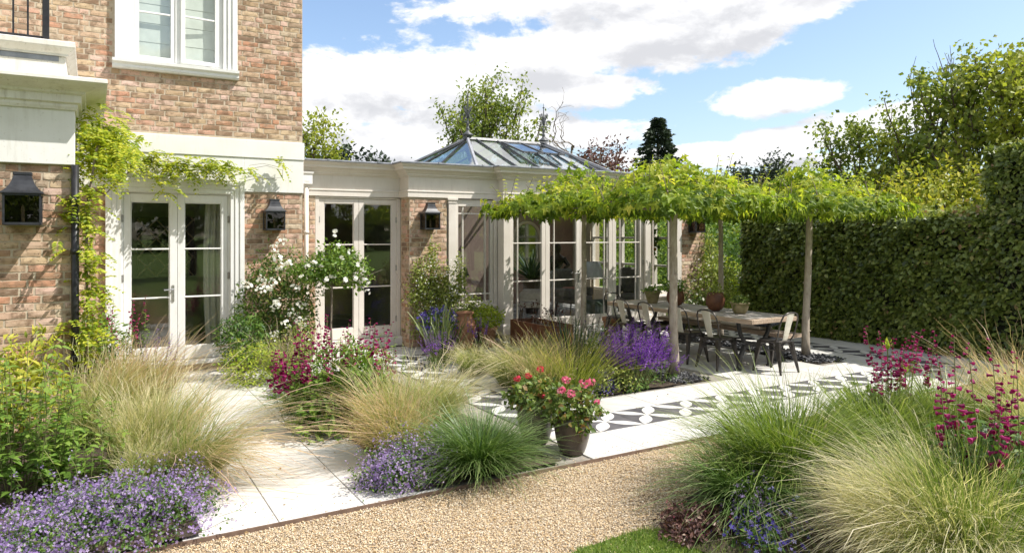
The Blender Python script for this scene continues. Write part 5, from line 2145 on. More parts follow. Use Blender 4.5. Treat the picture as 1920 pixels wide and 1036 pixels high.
def bush(label, c, r, n, size, mat, name='shrub', cat='shrub', tmpl=LEAF, lump=.2, base=None, nst=14, shell=.4, flowers=None):
    x, y = base or (c[0], c[1])
    t = thing(name, label, cat, (x, y, 0))
    g = G()
    tips, _ = ball_pts(nst, c, np.array(r) * .8, .3)
    stems(g, [(x + NR.normal(0, .04), y + NR.normal(0, .04), .0) for _ in range(nst)], tips, .008, .08, 5)
    g.build('stem_sprays', MT['twig'], t)
    g = G()
    dome(g, c, r, n, size, tmpl, lump=lump, shell=shell)
    g.build('foliage', MT[mat], t)
    if flowers:
        nf, fs, fm, ft = flowers
        P, d = ball_pts(nf, c, r, .92, lump, .1)
        g = G()
        g.leaves(P, d + rnd_dir(len(P)) * .4 + np.array([0, -.3, .3]), rnd_dir(len(P)), NR.uniform(fs * .7, fs * 1.25, len(P)), ft, NR.uniform(.2, 1, len(P)))
        g.build('blossoms', MT[fm], t)
    return t


def clump_flowers(t, centres, n, rad, size, mat, tmpl=None):
    g = G()
    for c in centres:
        P, d = ball_pts(n, c, (rad, rad, rad * .8), .5)
        g.leaves(P, d + np.array([0, -.3, .4]), rnd_dir(len(P)), NR.uniform(size * .75, size * 1.2, len(P)), tmpl or ROSE, NR.uniform(.2, 1, len(P)))
    g.build('blossoms', MT[mat], t)


# --- bed beside the porch
mound('wide lilac bellflower mound spilling over the paving corner by the gravel', .14, 5.22, (.68, .52, .36), 11000, nl=4600, fsize=.019)
mound('lilac bellflower mound in the shade below the tall leafy perennials', -.55, 4.95, (.60, .55, .32), 8000, nl=3400, fsize=.019)
leafy('tall dark green leafy perennial rising behind the lilac mound', -.50, 6.4, (.50, .5), 1.02, 46, 30, 'green2', .105)
leafy('shorter green perennial beside the feather grass near the porch', -.06, 6.15, (.30, .3), .66, 22, 26, 'green2', .085)
bush('golden green leafy plant against the foot of the brick porch', (-.75, 7.6, .62), (.62, .4, .45), 1500, .10, 'gold', 'leafy_perennial', 'plant', LANCE2, .25)
grass('straw coloured feather grass leaning over the path beside the porch bed', .38, 6.5, .84, 4000, .22, (.14, -.10), 'stipa', .58, .3, .28)
grass('pinkish feather grass arching towards the white doors', .34, 8.2, 1.0, 4200, .25, (.32, -.2), 'stipapink', .55, .3, .30)
grass('low feather grass swept flat across the path slabs', .66, 5.95, 1.06, 3000, .17, (.78, -.22), 'stipapink', .7, .3, .6)
grass('pale feather grass filling the bed behind the dark drainpipe foot', .05, 7.7, .9, 1700, .25, (.16, -.1), 'stipa', .6, .3, .3)
grass('short blond feather grass tucked behind the lilac mound', .35, 6.05, .62, 1200, .18, (.2, -.1), 'stipa', .7, .3, .3)
spikes('thin purple lavender stems over the pinkish feather grass', .55, 8.5, (.32, .3, .3), .98, 26, 'purple', 'oatgrass', 'lavender', (.12, -.1), .22, .014, 26, .3, 300)
penstemon('slender magenta penstemon against the brick beside the door case', .28, 10.2, (.34, .3), 1.12, 22, (.05, -.1), 34, .3, 'green2', .034, .7, 9, .35)
bush('green leafy plant at the foot of the brick wall beside the drainpipe', (.02, 10.3, .5), (.35, .35, .5), 1400, .08, 'green2', 'leafy_perennial', 'plant', LANCE2, .2)

# --- vine on the porch corner and along the wires over the door
t = thing('climbing_vine', 'bright yellow green vine climbing the drainpipe and trained over the white door', 'vine', (-.1, 8.3, 0))
gs, gl = G(), G()
rng_pts = []
main = [(-.06, 8.35, .4), (-.02, 8.33, 1.0), (-.04, 8.36, 1.7), (-.02, 8.38, 2.3), (.05, 8.5, 2.8), (.10, 8.9, 3.05)]
gs.tube(main, [.018, .016, .015, .014, .012, .01], 6)
over = [(.05, 8.5, 2.8), (.1, 9.3, 2.95), (.2, 10.2, 3.0), (.45, 10.85, 2.92), (.9, 10.92, 2.95), (1.35, 10.95, 2.90), (1.85, 10.97, 2.86), (2.25, 10.98, 2.96), (2.5, 11.0, 2.9)]
gs.tube(over, [.013, .012, .011, .01, .009, .007, .005, .003, .002], 6)
gs.tube([(.15, 10.95, 2.45), (.35, 10.9, 2.7), (.6, 10.88, 2.9)], .008, 5)
gs.tube([(2.0, 10.97, 2.95), (2.2, 10.98, 2.99), (2.42, 10.98, 2.95), (2.5, 10.98, 3.02), (2.48, 10.98, 2.8), (2.3, 10.98, 2.76), (2.12, 10.98, 2.78)], .0035, 4)


def sprays(cl):
    """pinnate sprays: rows of leaflets along short drooping stalks"""
    P, N, Dd, S = [], [], [], []
    for (cx, cyy, cz, r, k) in cl:
        for _ in range(k):
            p = np.array([cx, cyy, cz]) + NR.normal(0, 1, 3) * np.array([r, r * .6, r * .9])
            d = np.array([NR.normal(.35 if cz > 2.5 else .18, .6), NR.normal(-.4, .5), NR.normal(-.1, .5)])
            d /= np.linalg.norm(d)
            L = NR.uniform(.12, .24)
            side = np.cross(d, [0, 0, 1.0])
            side /= np.linalg.norm(side) + 1e-6
            m = 7
            for j in range(m):
                s = (j + .5) / m
                q = p + d * L * s - np.array([0, 0, .5 * L * s * s])
                for sg in (-1, 1):
                    P.append(q)
                    Dd.append(side * sg + d * .55 - np.array([0, 0, .2]))
                    N.append(np.array([0, -.5, 1.0]) + NR.normal(0, .3, 3))
                    S.append(NR.uniform(.042, .066))
    return np.array(P), np.array(N), np.array(Dd), np.array(S)


cl = []
for z in np.arange(.75, 2.6, .13):
    cl.append((-.05 + .05 * math.sin(z * 5), 8.38, z, .06 + .04 * math.sin(z * 4.1) ** 2, 11))
for s in np.linspace(0, 1, 22):
    cl.append((.04 + .12 * s, 8.5 + 1.2 * s, 2.75 + .28 * math.sin(s * 2.8), .14, 15))
for k, s in enumerate(np.linspace(0, 1, 26)):
    x = .2 + 1.5 * s
    cl.append((x, 10.88, 2.95 - .05 * s + .03 * math.sin(9 * s), .085 * (1 - .35 * s), 9))
cl += [(1.85, 10.9, 2.84, .05, 7), (2.0, 10.92, 2.86, .04, 5), (2.42, 10.94, 2.98, .045, 8), (.92, 10.85, 2.68, .06, 7), (.82, 10.85, 2.55, .04, 4), (1.0, 10.86, 2.6, .05, 4), (.15, 9.9, 3.0, .14, 9), (.1, 9.4, 2.8, .16, 16), (.08, 9.2, 3.15, .14, 14)]
P, N, Dd, S = sprays(cl)
gl.leaves(P, N, Dd, S, LEAF, NR.uniform(0, 1, len(P)))
gs.build('stem_sprays', MT['twig'], t)
gl.build('foliage', MT['vine'], t)

# --- bed in front of the link: roses, shrubs, penstemons
t = bush('white rambling rose bush against the brick wall beside the white doors', (2.36, 10.62, .95), (.60, .36, .76), 5200, .055, 'rosel', 'rose_bush', 'rose', LEAF, .25, (2.3, 10.7), 22, .3)
clump_flowers(t, [(2.22, 10.3, 1.75), (2.3, 10.28, 1.85), (2.25, 10.27, 1.62), (2.3, 10.25, 1.48), (2.38, 10.25, 1.52), (2.05, 10.25, 1.32), (2.0, 10.25, 1.18), (2.1, 10.2, 1.2), (2.2, 10.22, 1.3),
                  (2.48, 10.2, 1.2), (2.25, 10.18, 1.02), (2.2, 10.2, .92), (2.42, 10.2, .86), (2.5, 10.18, .75), (2.6, 10.22, .7), (2.35, 10.15, .7), (2.18, 10.2, .55), (2.55, 10.2, .95), (1.85, 10.3, 1.25), (2.72, 10.25, 1.5)], 9, .08, .05, 'whitefl')
t = thing('standard_rose', 'white standard rose with round head on a thin bare stem', 'rose', (3.02, 10.25, 0))
g = G()
g.tube([(3.03, 10.25, 0), (3.01, 10.26, .6), (3.02, 10.25, 1.2)], .014, 7)
for k in range(14):
    e = np.array([3.02, 10.25, 1.5]) + NR.normal(0, .24, 3) * np.array([1.3, .8, .7])
    g.tube([(3.02, 10.25, 1.18), tuple((np.array([3.02, 10.25, 1.2]) + e) / 2 + NR.normal(0, .03, 3)), tuple(e)], [.008, .006, .003], 4)
g.build('trunk', MT['twig'], t)
g = G()
for (c, r, n) in (((3.05, 10.2, 1.5), (.36, .3, .3), 1500), ((2.72, 10.25, 1.42), (.3, .26, .18), 700), ((3.38, 10.2, 1.36), (.22, .22, .24), 500)):
    dome(g, c, r, n, .06, LEAF, lump=.25, shell=.35)
g.build('crown', MT['green2'], t)
P = [(3.08, 9.95, 1.62), (3.05, 9.98, 1.78), (3.32, 9.95, 1.52), (3.4, 9.98, 1.42), (2.8, 9.98, 1.48), (2.95, 9.95, 1.35), (3.12, 9.92, 1.3), (3.28, 9.93, 1.3), (3.42, 9.95, 1.28), (3.48, 9.95, 1.22), (2.6, 10, 1.5), (2.7, 9.98, 1.56), (2.85, 9.98, 1.3), (3.2, 9.95, 1.7), (3.46, 9.93, 1.12), (2.98, 10.0, 2.0), (3.0, 10.0, 1.9), (2.5, 10.0, 1.38)]
clump_flowers(t, P, 3, .035, .058, 'whitefl')
bush('dark green leafy shrub beside the white door frame', (1.74, 10.1, .55), (.32, .3, .36), 1300, .075, 'midgreen', tmpl=LANCE2)
bush('light lime green low shrub spreading onto the path', (1.82, 9.65, .22), (.42, .36, .34), 1900, .042, 'lime', tmpl=LEAF)
mound('small lilac flowered mat at the path edge under the lime shrub', 1.92, 8.75, (.2, .2, .14), 420, nl=300, fsize=.03)
tuft('short dark green grass at the path edge below the penstemon', 2.02, 7.9, .52, 700, .16, (-.12, -.1), 'fountain2', 1.0, .35, .4, .006)
penstemon('large magenta penstemon clump between the path and the feather grass', 2.18, 7.0, (.56, .48), 1.0, 70, (-.03, -.03), 34, .28, 'green2', .042, .78, 10, .52, 1.2, 5200)
t = penstemon('dense magenta penstemon spires leaning towards the path', 1.72, 7.2, (.22, .26), .92, 7, (-.14, -.03), 20, .5, 'green2', .05, .6, 30, 0.0)
bush('white flowered airy plant behind the penstemon', (2.3, 9.3, .45), (.34, .3, .4), 700, .05, 'jasmine', 'leafy_perennial', 'plant', LANCE2, .2, None, 10, .3, (40, .04, 'whitefl', STAR))
grass('pale feather grass standing under the white rose bush', 2.2, 9.7, .75, 900, .2, (.05, -.05), 'stipa', .7, .3, .3)
grass('great blond feather grass sweeping over the path from the middle bed', 2.30, 5.84, .80, 4200, .22, (-.42, -.06), 'stipapink', .62, .34, .34)
grass('upright pale green feather grass between the two blond clumps', 2.40, 6.1, .84, 1300, .16, (.02, -.05), 'stipa', .5, .25, .25, t1=.75)
grass('dark cored feather grass curling over behind the lilac mound', 2.84, 6.35, .82, 2800, .17, (.36, .02), 'stipa', .6, .35, .36)
spikes('green seed spikes standing in the middle bed', 2.75, 7.3, (.3, .3, .3), .95, 12, 'iris', 'oatgrass', 'wild_grass', (0, 0), .25, .02, 18, .3, 260)
mound('lilac bellflower mound on the paving corner before the feather grass', 2.12, 5.22, (.42, .30, .33), 6500, nl=3000, fsize=.019)
tuft('dark green fountain grass hanging over the gravel edge', 2.72, 5.12, .57, 2500, .15, (-.03, -.03), 'fountain', .9, .25, .42, .0062)

# --- terrace pots
def taupe_pot(x, y, s, label, fl, name='potted_geranium'):
    t = thing(name, label, 'potted plant', (x, y, 0), 'geraniums in taupe pots')
    g = G()
    g.lathe([(0, .0), (.098, 0), (.11, .012), (.128, .06), (.15, .14), (.162, .22), (.163, .27), (.158, .315), (.150, .325), (.140, .318), (.142, .27), (0, .265)], (x, y, .001), 40)
    for v in g.V:
        v[:, 0] = x + (v[:, 0] - x) * s
        v[:, 1] = y + (v[:, 1] - y) * s
        v[:, 2] *= s
    g.build('pot', MT['taupe'], t, smooth=True)
    g = G()
    g.lathe([(0, .285 * s), (.14 * s, .28 * s)], (x, y, 0), 20)
    g.build('soil', MT['soil'], t)
    g = G()
    dome(g, (x, y, .39 * s), (.25 * s, .24 * s, .19 * s), 900, .058, LEAFW, lump=.2, shell=.5, zmin=.2)
    g.build('foliage', MT['geran'], t)
    gs, gf = G(), G()
    for (dx, dy, dz, mt_, big) in fl:
        c = np.array([x + dx, y + dy, dz])
        gs.tube([(x + dx * .3, y + dy * .3, .36), tuple(c)], .003, 4)
        P, d = ball_pts(34, c, (.038 * big, .038 * big, .028 * big), .8)
        gf.leaves(P, d + np.array([0, 0, .3]), rnd_dir(len(P)), NR.uniform(.022, .034, len(P)), STAR, NR.uniform(0, 1, len(P)))
    gs.build('flower_stalks', MT['greenstem'], t)
    gf.build('blossoms', MT[fl[0][3]], t)
    return t


taupe_pot(3.70, 5.20, 1.0, 'taupe pot with rose pink geraniums standing clear by the gravel edge', [(-.1, -.12, .56, 'pinkfl', 1.1), (.1, -.06, .62, 'pinkfl', 1.4), (.2, -.02, .61, 'pinkfl', 1.0), (-.02, .06, .64, 'pinkfl', 1.1), (-.14, -.03, .58, 'pinkfl', 1.0), (.17, -.14, .46, 'pinkfl', .7)])
taupe_pot(3.58, 5.62, 1.06, 'taupe pot with coral red geraniums half hidden by the fountain grass', [(-.2, .0, .62, 'redfl', .9), (-.05, .05, .62, 'redfl', .8), (.12, .1, .66, 'redfl', .95), (-.02, -.18, .48, 'redfl', .7)])

# --- middle bed of the terrace
tuft('yellow green upright grass behind the geranium pots', 4.98, 6.98, .78, 620, .26, (.02, -.04), 'oatgrass', .75, .2, .25, .0085)
grass('wide feather grass clump in front of the rusted trough', 4.72, 7.8, .76, 3200, .30, (-.14, -.12), 'stipa', .85, .4, .4)
grass('feather grass spilling from the bed towards the geraniums', 4.62, 7.05, .78, 1500, .2, (-.16, -.1), 'stipapink', .7, .35, .36)
grass('low dark feather grass at the corner of the patterned paving', 4.55, 8.75, .66, 1300, .2, (-.2, -.14), 'stipa', .8, .35, .36)
grass('feather grass against the end of the rusted trough', 5.6, 8.6, .6, 1500, .26, (.06, -.1), 'stipa', .75, .35, .4)
spikes('large purple salvia in front of the tree trunk', 5.86, 6.98, (.48, .36, .4), .90, 175, 'purple', 'midgreen', 'salvia', (.10, -.06), .5, .026, 60, .5, 1500, .62, 'flowering plant', .016)
spikes('purple salvia leaning low over the slate chips', 6.5, 7.05, (.3, .2, .2), .5, 16, 'purple', 'midgreen', 'salvia', (.3, -.12), .5, .02, 40, .4, 200, .6)
spikes('dark seeded stems standing behind the purple salvia', 6.1, 8.3, (.75, .5, .4), .98, 42, 'seed', 'midgreen', 'seed_stems', (0, -.03), .35, .018, 30, .4, 600, .4)
tuft('dark strap leaved iris beside the purple salvia', 5.55, 7.75, .68, 120, .26, (0, 0), 'darkiris', .6, .1, .08, .034, 'iris', lv=.15, t1=.7)
mound('deep blue flowers under the purple salvia', 5.32, 6.98, (.24, .2, .34), 520, 'blueviolet', nl=420, fsize=.03)
mound('pale lilac catmint at the bed edge beside the salvia', 5.0, 6.78, (.34, .2, .2), 620, 'lilac', nl=600, fsize=.02)
bush('low green filler plant between the salvia and yellow grass', (5.45, 6.9, .18), (.5, .25, .22), 800, .04, 'jasmine', 'leafy_perennial', 'plant', LEAF)
bush('small white flowered plant among the salvia spikes', (5.75, 7.35, .45), (.3, .25, .3), 260, .05, 'midgreen', 'leafy_perennial', 'plant', LEAF, .2, None, 8, .4, (130, .03, 'whitefl', STAR))
tuft('pale iris fan beside the terracotta urn', 4.55, 9.75, .72, 46, .16, (0, 0), 'iris', .6, .08, .06, .04, 'iris', lv=.15, t1=.9)
spikes('small purple salvia at the corner of the patterned tiles', 4.32, 9.4, (.26, .2, .2), .62, 40, 'purple', 'midgreen', 'salvia', (-.1, -.1), .5, .018, 34, .5, 400, .8)
spikes('purple spikes beside the terracotta urn', 5.25, 9.9, (.2, .2, .2), .8, 14, 'purple', 'midgreen', 'salvia', (0, 0), .35, .02, 34, .5, 200, .6)

# rusted trough
t = thing('steel_trough', 'rusted steel planter trough with small wiry plants by the glass doors', 'planter', (6.6, 10.1, 0))
g = G()
x0, x1, y0, y1 = 6.32, 6.84, 9.58, 10.75
for b in ((x0, x1, y0, y0 + .02), (x0, x1, y1 - .02, y1), (x0, x0 + .02, y0 + .02, y1 - .02), (x1 - .02, x1, y0 + .02, y1 - .02)):
    g.box(*b, 0, .45, .003)
for b in ((x0 - .004, x1 + .004, y0 - .004, y0 + .045), (x0 - .004, x1 + .004, y1 - .045, y1 + .004), (x0 - .004, x0 + .045, y0 + .045, y1 - .045), (x1 - .045, x1 + .004, y0 + .045, y1 - .045)):
    g.box(*b, .4505, .456)
g.build('trough', MT['corten'], t)
g = G()
g.box(x0 + .021, x1 - .021, y0 + .021, y1 - .021, .3, .38)
g.build('soil', MT['soil'], t)
g = G()
P0, P1 = [], []
for k in range(26):
    a = (NR.uniform(x0 + .05, x1 - .05), NR.uniform(y0 + .05, y1 - .05), .37)
    P0.append(a)
    P1.append((a[0] + NR.normal(0, .14), a[1] + NR.normal(0, .14), .5 + NR.uniform(0, .26)))
stems(g, P0, P1, .004, .06, 5)
g.build('stem_sprays', MT['twig'], t)
g = G()
P = np.array(P1).repeat(7, 0) + NR.normal(0, .035, (182, 3))
g.leaves(P, rnd_dir(182, 1), rnd_dir(182), NR.uniform(.025, .05, 182), LEAFW, NR.uniform(0, .6, 182))
g.build('foliage', MT['heuch'], t)

# --- foot of the orangery pier
t = thing('star_jasmine', 'star jasmine with small white flowers climbing the glasshouse brick pier', 'climber', (5.05, 11.2, 0))
g, gl = G(), G()
cl = []
for k in range(16):
    a = (5.05 + NR.normal(0, .12), 11.25, .05)
    b = (5.1 + NR.normal(0, .3), 11.25 + NR.normal(0, .05), NR.uniform(.6, 1.7))
    stems(g, [a], [b], .008, .12, 6)
for (c, r, n) in (((4.92, 11.2, 1.15), (.32, .13, .42), 1100), ((5.22, 11.2, 1.0), (.36, .14, .42), 1200), ((5.05, 11.2, 1.55), (.12, .1, .3), 240), ((5.55, 11.15, 1.25), (.13, .1, .38), 300), ((5.0, 11.15, .5), (.4, .16, .4), 800),
                  ((5.5, 11.12, .75), (.3, .15, .3), 500), ((4.72, 11.2, .85), (.2, .1, .16), 200), ((5.85, 11.1, .62), (.28, .14, .2), 360)):
    dome(gl, c, r, n, .055, LEAF, lump=.3, shell=.2)
g.build('stem_sprays', MT['twig'], t)
gl.build('foliage', MT['jasmine'], t)
g = G()
P, d = ball_pts(300, (5.15, 11.1, 1.0), (.52, .14, .6), .5)
g.leaves(P, np.array([0, -1, .5]) + rnd_dir(len(P)) * .6, rnd_dir(len(P)), NR.uniform(.025, .04, len(P)), STAR, NR.uniform(.1, .9, len(P)))
g.build('blossoms', MT['whitefl'], t)
t = thing('terracotta_urn', 'tall ribbed terracotta urn at the foot of the pier', 'urn', (5.42, 10.72, 0))
g = G()
pr = [(0, 0), (.12, 0), (.125, .03), (.16, .15), (.19, .3), (.185, .42), (.14, .52), (.12, .56), (.15, .6), (.155, .62), (.12, .62), (.11, .55)]
g.lathe(pr, (5.42, 10.72, .02), 28)
for z, r in ((.2, .172), (.3, .19), (.4, .187)):
    g.lathe([(r - .004, z - .012), (r + .008, z), (r - .004, z + .012)], (5.42, 10.72, .02), 28)
g.build('body', MT['terra'], t, smooth=True)
t = thing('flower_pot', 'grey pot overflowing with blue violet flowers below the climber', 'potted plant', (4.93, 10.72, 0))
g = G()
g.lathe([(0, 0), (.12, 0), (.14, .05), (.17, .2), (.18, .32), (.2, .34), (.2, .36), (.17, .36), (0, .33)], (4.93, 10.72, 0), 28)
g.build('pot', MT['greypot'], t, smooth=True)
g = G()
dome(g, (4.92, 10.7, .48), (.33, .26, .22), 600, .05, LEAF, zmin=.25)
g.build('foliage', MT['midgreen'], t)
g = G()
P, d = ball_pts(420, (4.92, 10.7, .5), (.36, .28, .25), .88, .1, .2)
g.leaves(P, d + rnd_dir(len(P)) * .4 + np.array([-.1, -.3, .2]), rnd_dir(len(P)), NR.uniform(.034, .055, len(P)), STAR, NR.uniform(0, .9, len(P)))
g.build('blossoms', MT['blueviolet'], t)
t = thing('flower_pot', 'terracotta pot with bright lime foliage under the narrow window', 'potted plant', (5.85, 10.75, 0))
g = G()
g.lathe([(0, 0), (.13, 0), (.17, .28), (.19, .29), (.19, .34), (.165, .34), (0, .31)], (5.85, 10.75, .02), 28)
g.build('pot', MT['terra'], t, smooth=True)
g = G()
dome(g, (5.85, 10.72, .52), (.3, .26, .2), 900, .05, LEAFW, zmin=.3)
g.build('foliage', MT['lime'], t)

# --- pots on the table
def table_pot(x, y, prof, mat, label, lmat, n, r, size, tmpl=LEAF, zc=0.0, name='table_pot'):
    t = thing(name, label, 'potted plant', (x, y, .761), 'planted pots on the table')
    g = G()
    g.lathe(prof, (x, y, .7625), 30)
    g.build('pot', MT[mat], t, smooth=True)
    top = max(z for _, z in prof)
    g = G()
    dome(g, (x, y, .76 + top + zc), r, n, size, tmpl, lump=.2, zmin=.76 + top * .8)
    g.build('foliage', MT[lmat], t)


table_pot(8.3, 9.3, [(0, 0), (.075, 0), (.085, .02), (.13, .17), (.14, .19), (.14, .215), (.12, .215), (.115, .17), (0, .16)], 'moss', 'mossy flared pot with small leaves at the far end of the table', 'green2', 300, (.15, .15, .09), .045, LEAFW)
table_pot(8.28, 8.72, [(0, 0), (.05, 0), (.1, .03), (.14, .1), (.145, .17), (.125, .25), (.105, .29), (.095, .285), (.1, .2), (0, .2)], 'rustpot', 'rust brown ball pot half behind the front tree trunk', 'green2', 420, (.2, .2, .12), .05, LEAF, .04)
table_pot(8.28, 7.85, [(0, 0), (.05, 0), (.1, .03), (.14, .1), (.145, .17), (.125, .25), (.105, .29), (.095, .285), (.1, .2), (0, .2)], 'rustpot', 'rust brown ball pot in full view in mid table', 'jasmine', 300, (.13, .13, .1), .035, LEAF, .03)
table_pot(8.34, 7.42, [(0, 0), (.07, 0), (.095, .02), (.125, .1), (.13, .14), (.145, .145), (.145, .165), (.12, .165), (0, .12)], 'moss', 'green stained terracotta bowl of herbs at the open table end', 'fountain2', 420, (.13, .13, .09), .05, LANCE2, .02)
t = thing('terracotta_pot', 'terracotta pot on the paving under the far table end', 'pot', (8.5, 10.65, 0))
g = G()
g.lathe([(0, 0), (.12, 0), (.17, .3), (.19, .31), (.19, .37), (.165, .37), (0, .3)], (8.5, 10.65, 0), 28)
g.build('pot', MT['terra'], t, smooth=True)

# --- island bed beyond the gravel
tuft('big arching green sedge at the tip of the island bed', 4.56, 3.60, .84, 3000, .24, (-.11, .0), 'fountain2', .72, .18, .42, .0085)
tuft('dark green sedge weeping over the bronze groundcover', 4.0, 3.48, .62, 1300, .18, (-.14, -.05), 'fountain', .85, .25, .45, .007)
tuft('green grass clump behind the great blond feather grass', 6.2, 3.9, .62, 1100, .26, (-.05, 0), 'fountain2', .7, .2, .32, .009)
tuft('fresh green grass clump beside the gravel curve of the island', 7.0, 3.72, .62, 1000, .26, (.03, 0), 'fountain2', .7, .2, .32, .009)
grass('great blond feather grass in full sun, swept to one side', 4.2, 2.36, 1.02, 11500, .34, (-.38, .13), 'stipacream', .66, .3, .62, .0027, .0034)
grass('pale feather grass rising behind the great blond clump', 4.85, 2.68, .64, 2200, .28, (-.3, .05), 'stipa', .6, .3, .28, .0034)
grass('rosy feather grass billowing before the hedge', 7.95, 3.5, 1.02, 3600, .42, (-.24, .02), 'stipapink', .7, .34, .32)
grass('straw feather grass at the frame edge in front of the hedge', 6.95, 2.75, .9, 2400, .36, (-.22, .0), 'stipa', .7, .34, .32)
penstemon('magenta penstemon rising from the green grass by the pattern', 6.72, 4.05, (.42, .25), .98, 17, (0, 0), 20, .36, 'green2', .046, .6, 15, .2)
penstemon('tall dark magenta penstemon beside the great blond grass', 4.62, 2.22, (.2, .2), 1.2, 11, (-.06, .05), 34, .42, 'midgreen', .042, .7, 17, .1)
bush('leafy green perennial under the tall dark magenta flowers', (4.75, 2.25, .38), (.34, .34, .42), 1500, .09, 'midgreen', 'leafy_perennial', 'plant', LANCE2, .2)
tuft('fine green fennel like grass beside the great blond clump', 4.28, 2.12, .8, 800, .2, (-.04, 0), 'fountain2', .4, .15, .15, .005)
mound('dark bronze groundcover where the lawn meets the gravel', 3.46, 3.42, (.36, .26, .17), 60, 'pinkfl', 'heuch', 'groundcover', 'groundcover', .015, 2600)
mound('blue violet bellflowers beside the bronze groundcover', 3.66, 3.05, (.36, .3, .22), 480, 'blueviolet', 'midgreen', nl=900, fsize=.03)
mound('lilac bellflowers at the feet of the great blond grass', 3.82, 3.3, (.26, .22, .3), 520, 'lilac', 'midgreen', nl=600, fsize=.028)
bush('low mottled bronze leaved plant near the gravel curve', (7.0, 4.2, .16), (.4, .25, .2), 420, .07, 'heuch', 'leafy_perennial', 'plant', LEAFW)
bush('light green leafy plant at the island edge by the paving', (6.55, 4.3, .2), (.4, .2, .24), 420, .07, 'green2', 'leafy_perennial', 'plant', LEAFW)
for (x, y, h, lab) in ((6.5, 4.0, .86, 'opening pale agapanthus bud on the taller stem'), (6.79, 4.0, .60, 'closed green agapanthus bud on the shorter stem')):
    t = thing('agapanthus_bud', lab, 'flower', (x, y, 0), 'agapanthus buds')
    g = G()
    g.tube([(x, y, 0), (x + .01, y, h * .5), (x, y, h)], .006, 6)
    g.build('stem', MT['greenstem'], t)
    g = G()
    g.lathe([(0, h - .01), (.018, h + .01), (.022, h + .035), (.008, h + .075), (0, h + .085)], (x, y, 0), 10)
    P, d = ball_pts(26, (x, y, h + .05), (.03, .03, .04), .8)
    g.leaves(P, d, d + np.array([0, 0, 1]), .035, LANCE2, NR.uniform(.3, 1, len(P)))
    g.build('bud', MT['lime'], t)
# mown lawn blades near the camera
n = 30000
lx = NR.uniform(1.6, 3.9, n)
ly = NR.uniform(2.6, 3.72, n)
edge = 3.66 - .05 * np.sin(lx * 3) - .9 * np.maximum(0, lx - 3.15)
k = (ly < edge) & (ly < 3.62 + .35 * np.minimum(0, lx - 2.7) + .02)
lx, ly = lx[k], ly[k]
n = len(lx)
g = G()
g.leaves(np.stack([lx, ly, np.full(n, -.02)], 1), rnd_dir(n), rnd_dir(n, 1.6) * np.array([1, 1, 1]), NR.uniform(.03, .055, n), (TRI[0] * np.array([.35, 1, 1]), TRI[1]), NR.uniform(0, 1, n))
tag(g.build('grass', MT['turf'], None), kind='stuff')
xs_ = np.linspace(.6, 3.9, 40)
ye = np.minimum(3.66 - .05 * np.sin(xs_ * 3) - .9 * np.maximum(0, xs_ - 3.15), 3.62 + .35 * np.minimum(0, xs_ - 2.7) + .02)
g = G()
V = [(x, y, -.012) for x, y in zip(xs_, ye)] + [(x, 1.0, -.012) for x in xs_]
m = len(xs_)
g.add(V, [(k, m + k, m + k + 1, k + 1) for k in range(m - 1)])
structure(g.build('lawn', MT['lawn']))
# ------------------------------------------------------------------ trees
def limb(gb, p, d, L, r, depth, tips, wob=.25, kids=4, up=.25, ratio=.62, seg=5, spread=.9, tw=None):
    p = np.array(p, float)
    d = np.array(d, float)
    pts = [p.copy()]
    for k in range(seg):
        d = d + NR.normal(0, wob * .5, 3) + np.array([0, 0, up * .25])
        d /= np.linalg.norm(d)
        p = p + d * L / seg
        pts.append(p.copy())
    gb.tube(pts, np.linspace(r, r * .45, seg + 1), 7 if depth > 1 else 4, cap=False)
    if depth <= 0:
        for k in range(2, seg + 1):
            tips.append((pts[k], d))
        return
    for c in range(kids):
        s = .35 + .65 * (c + NR.uniform(.2, 1)) / kids
        i = min(seg - 1, int(s * seg))
        q = pts[i] + (pts[i + 1] - pts[i]) * (s * seg - i)
        nd_ = d * .5 + rnd_dir(1)[0] * spread + np.array([0, 0, up])
        nd_ /= np.linalg.norm(nd_)
        limb(gb, q, nd_, L * ratio * NR.uniform(.75, 1.15), r * .5, depth - 1, tips, wob, kids, up, ratio, max(3, seg - 1), spread)


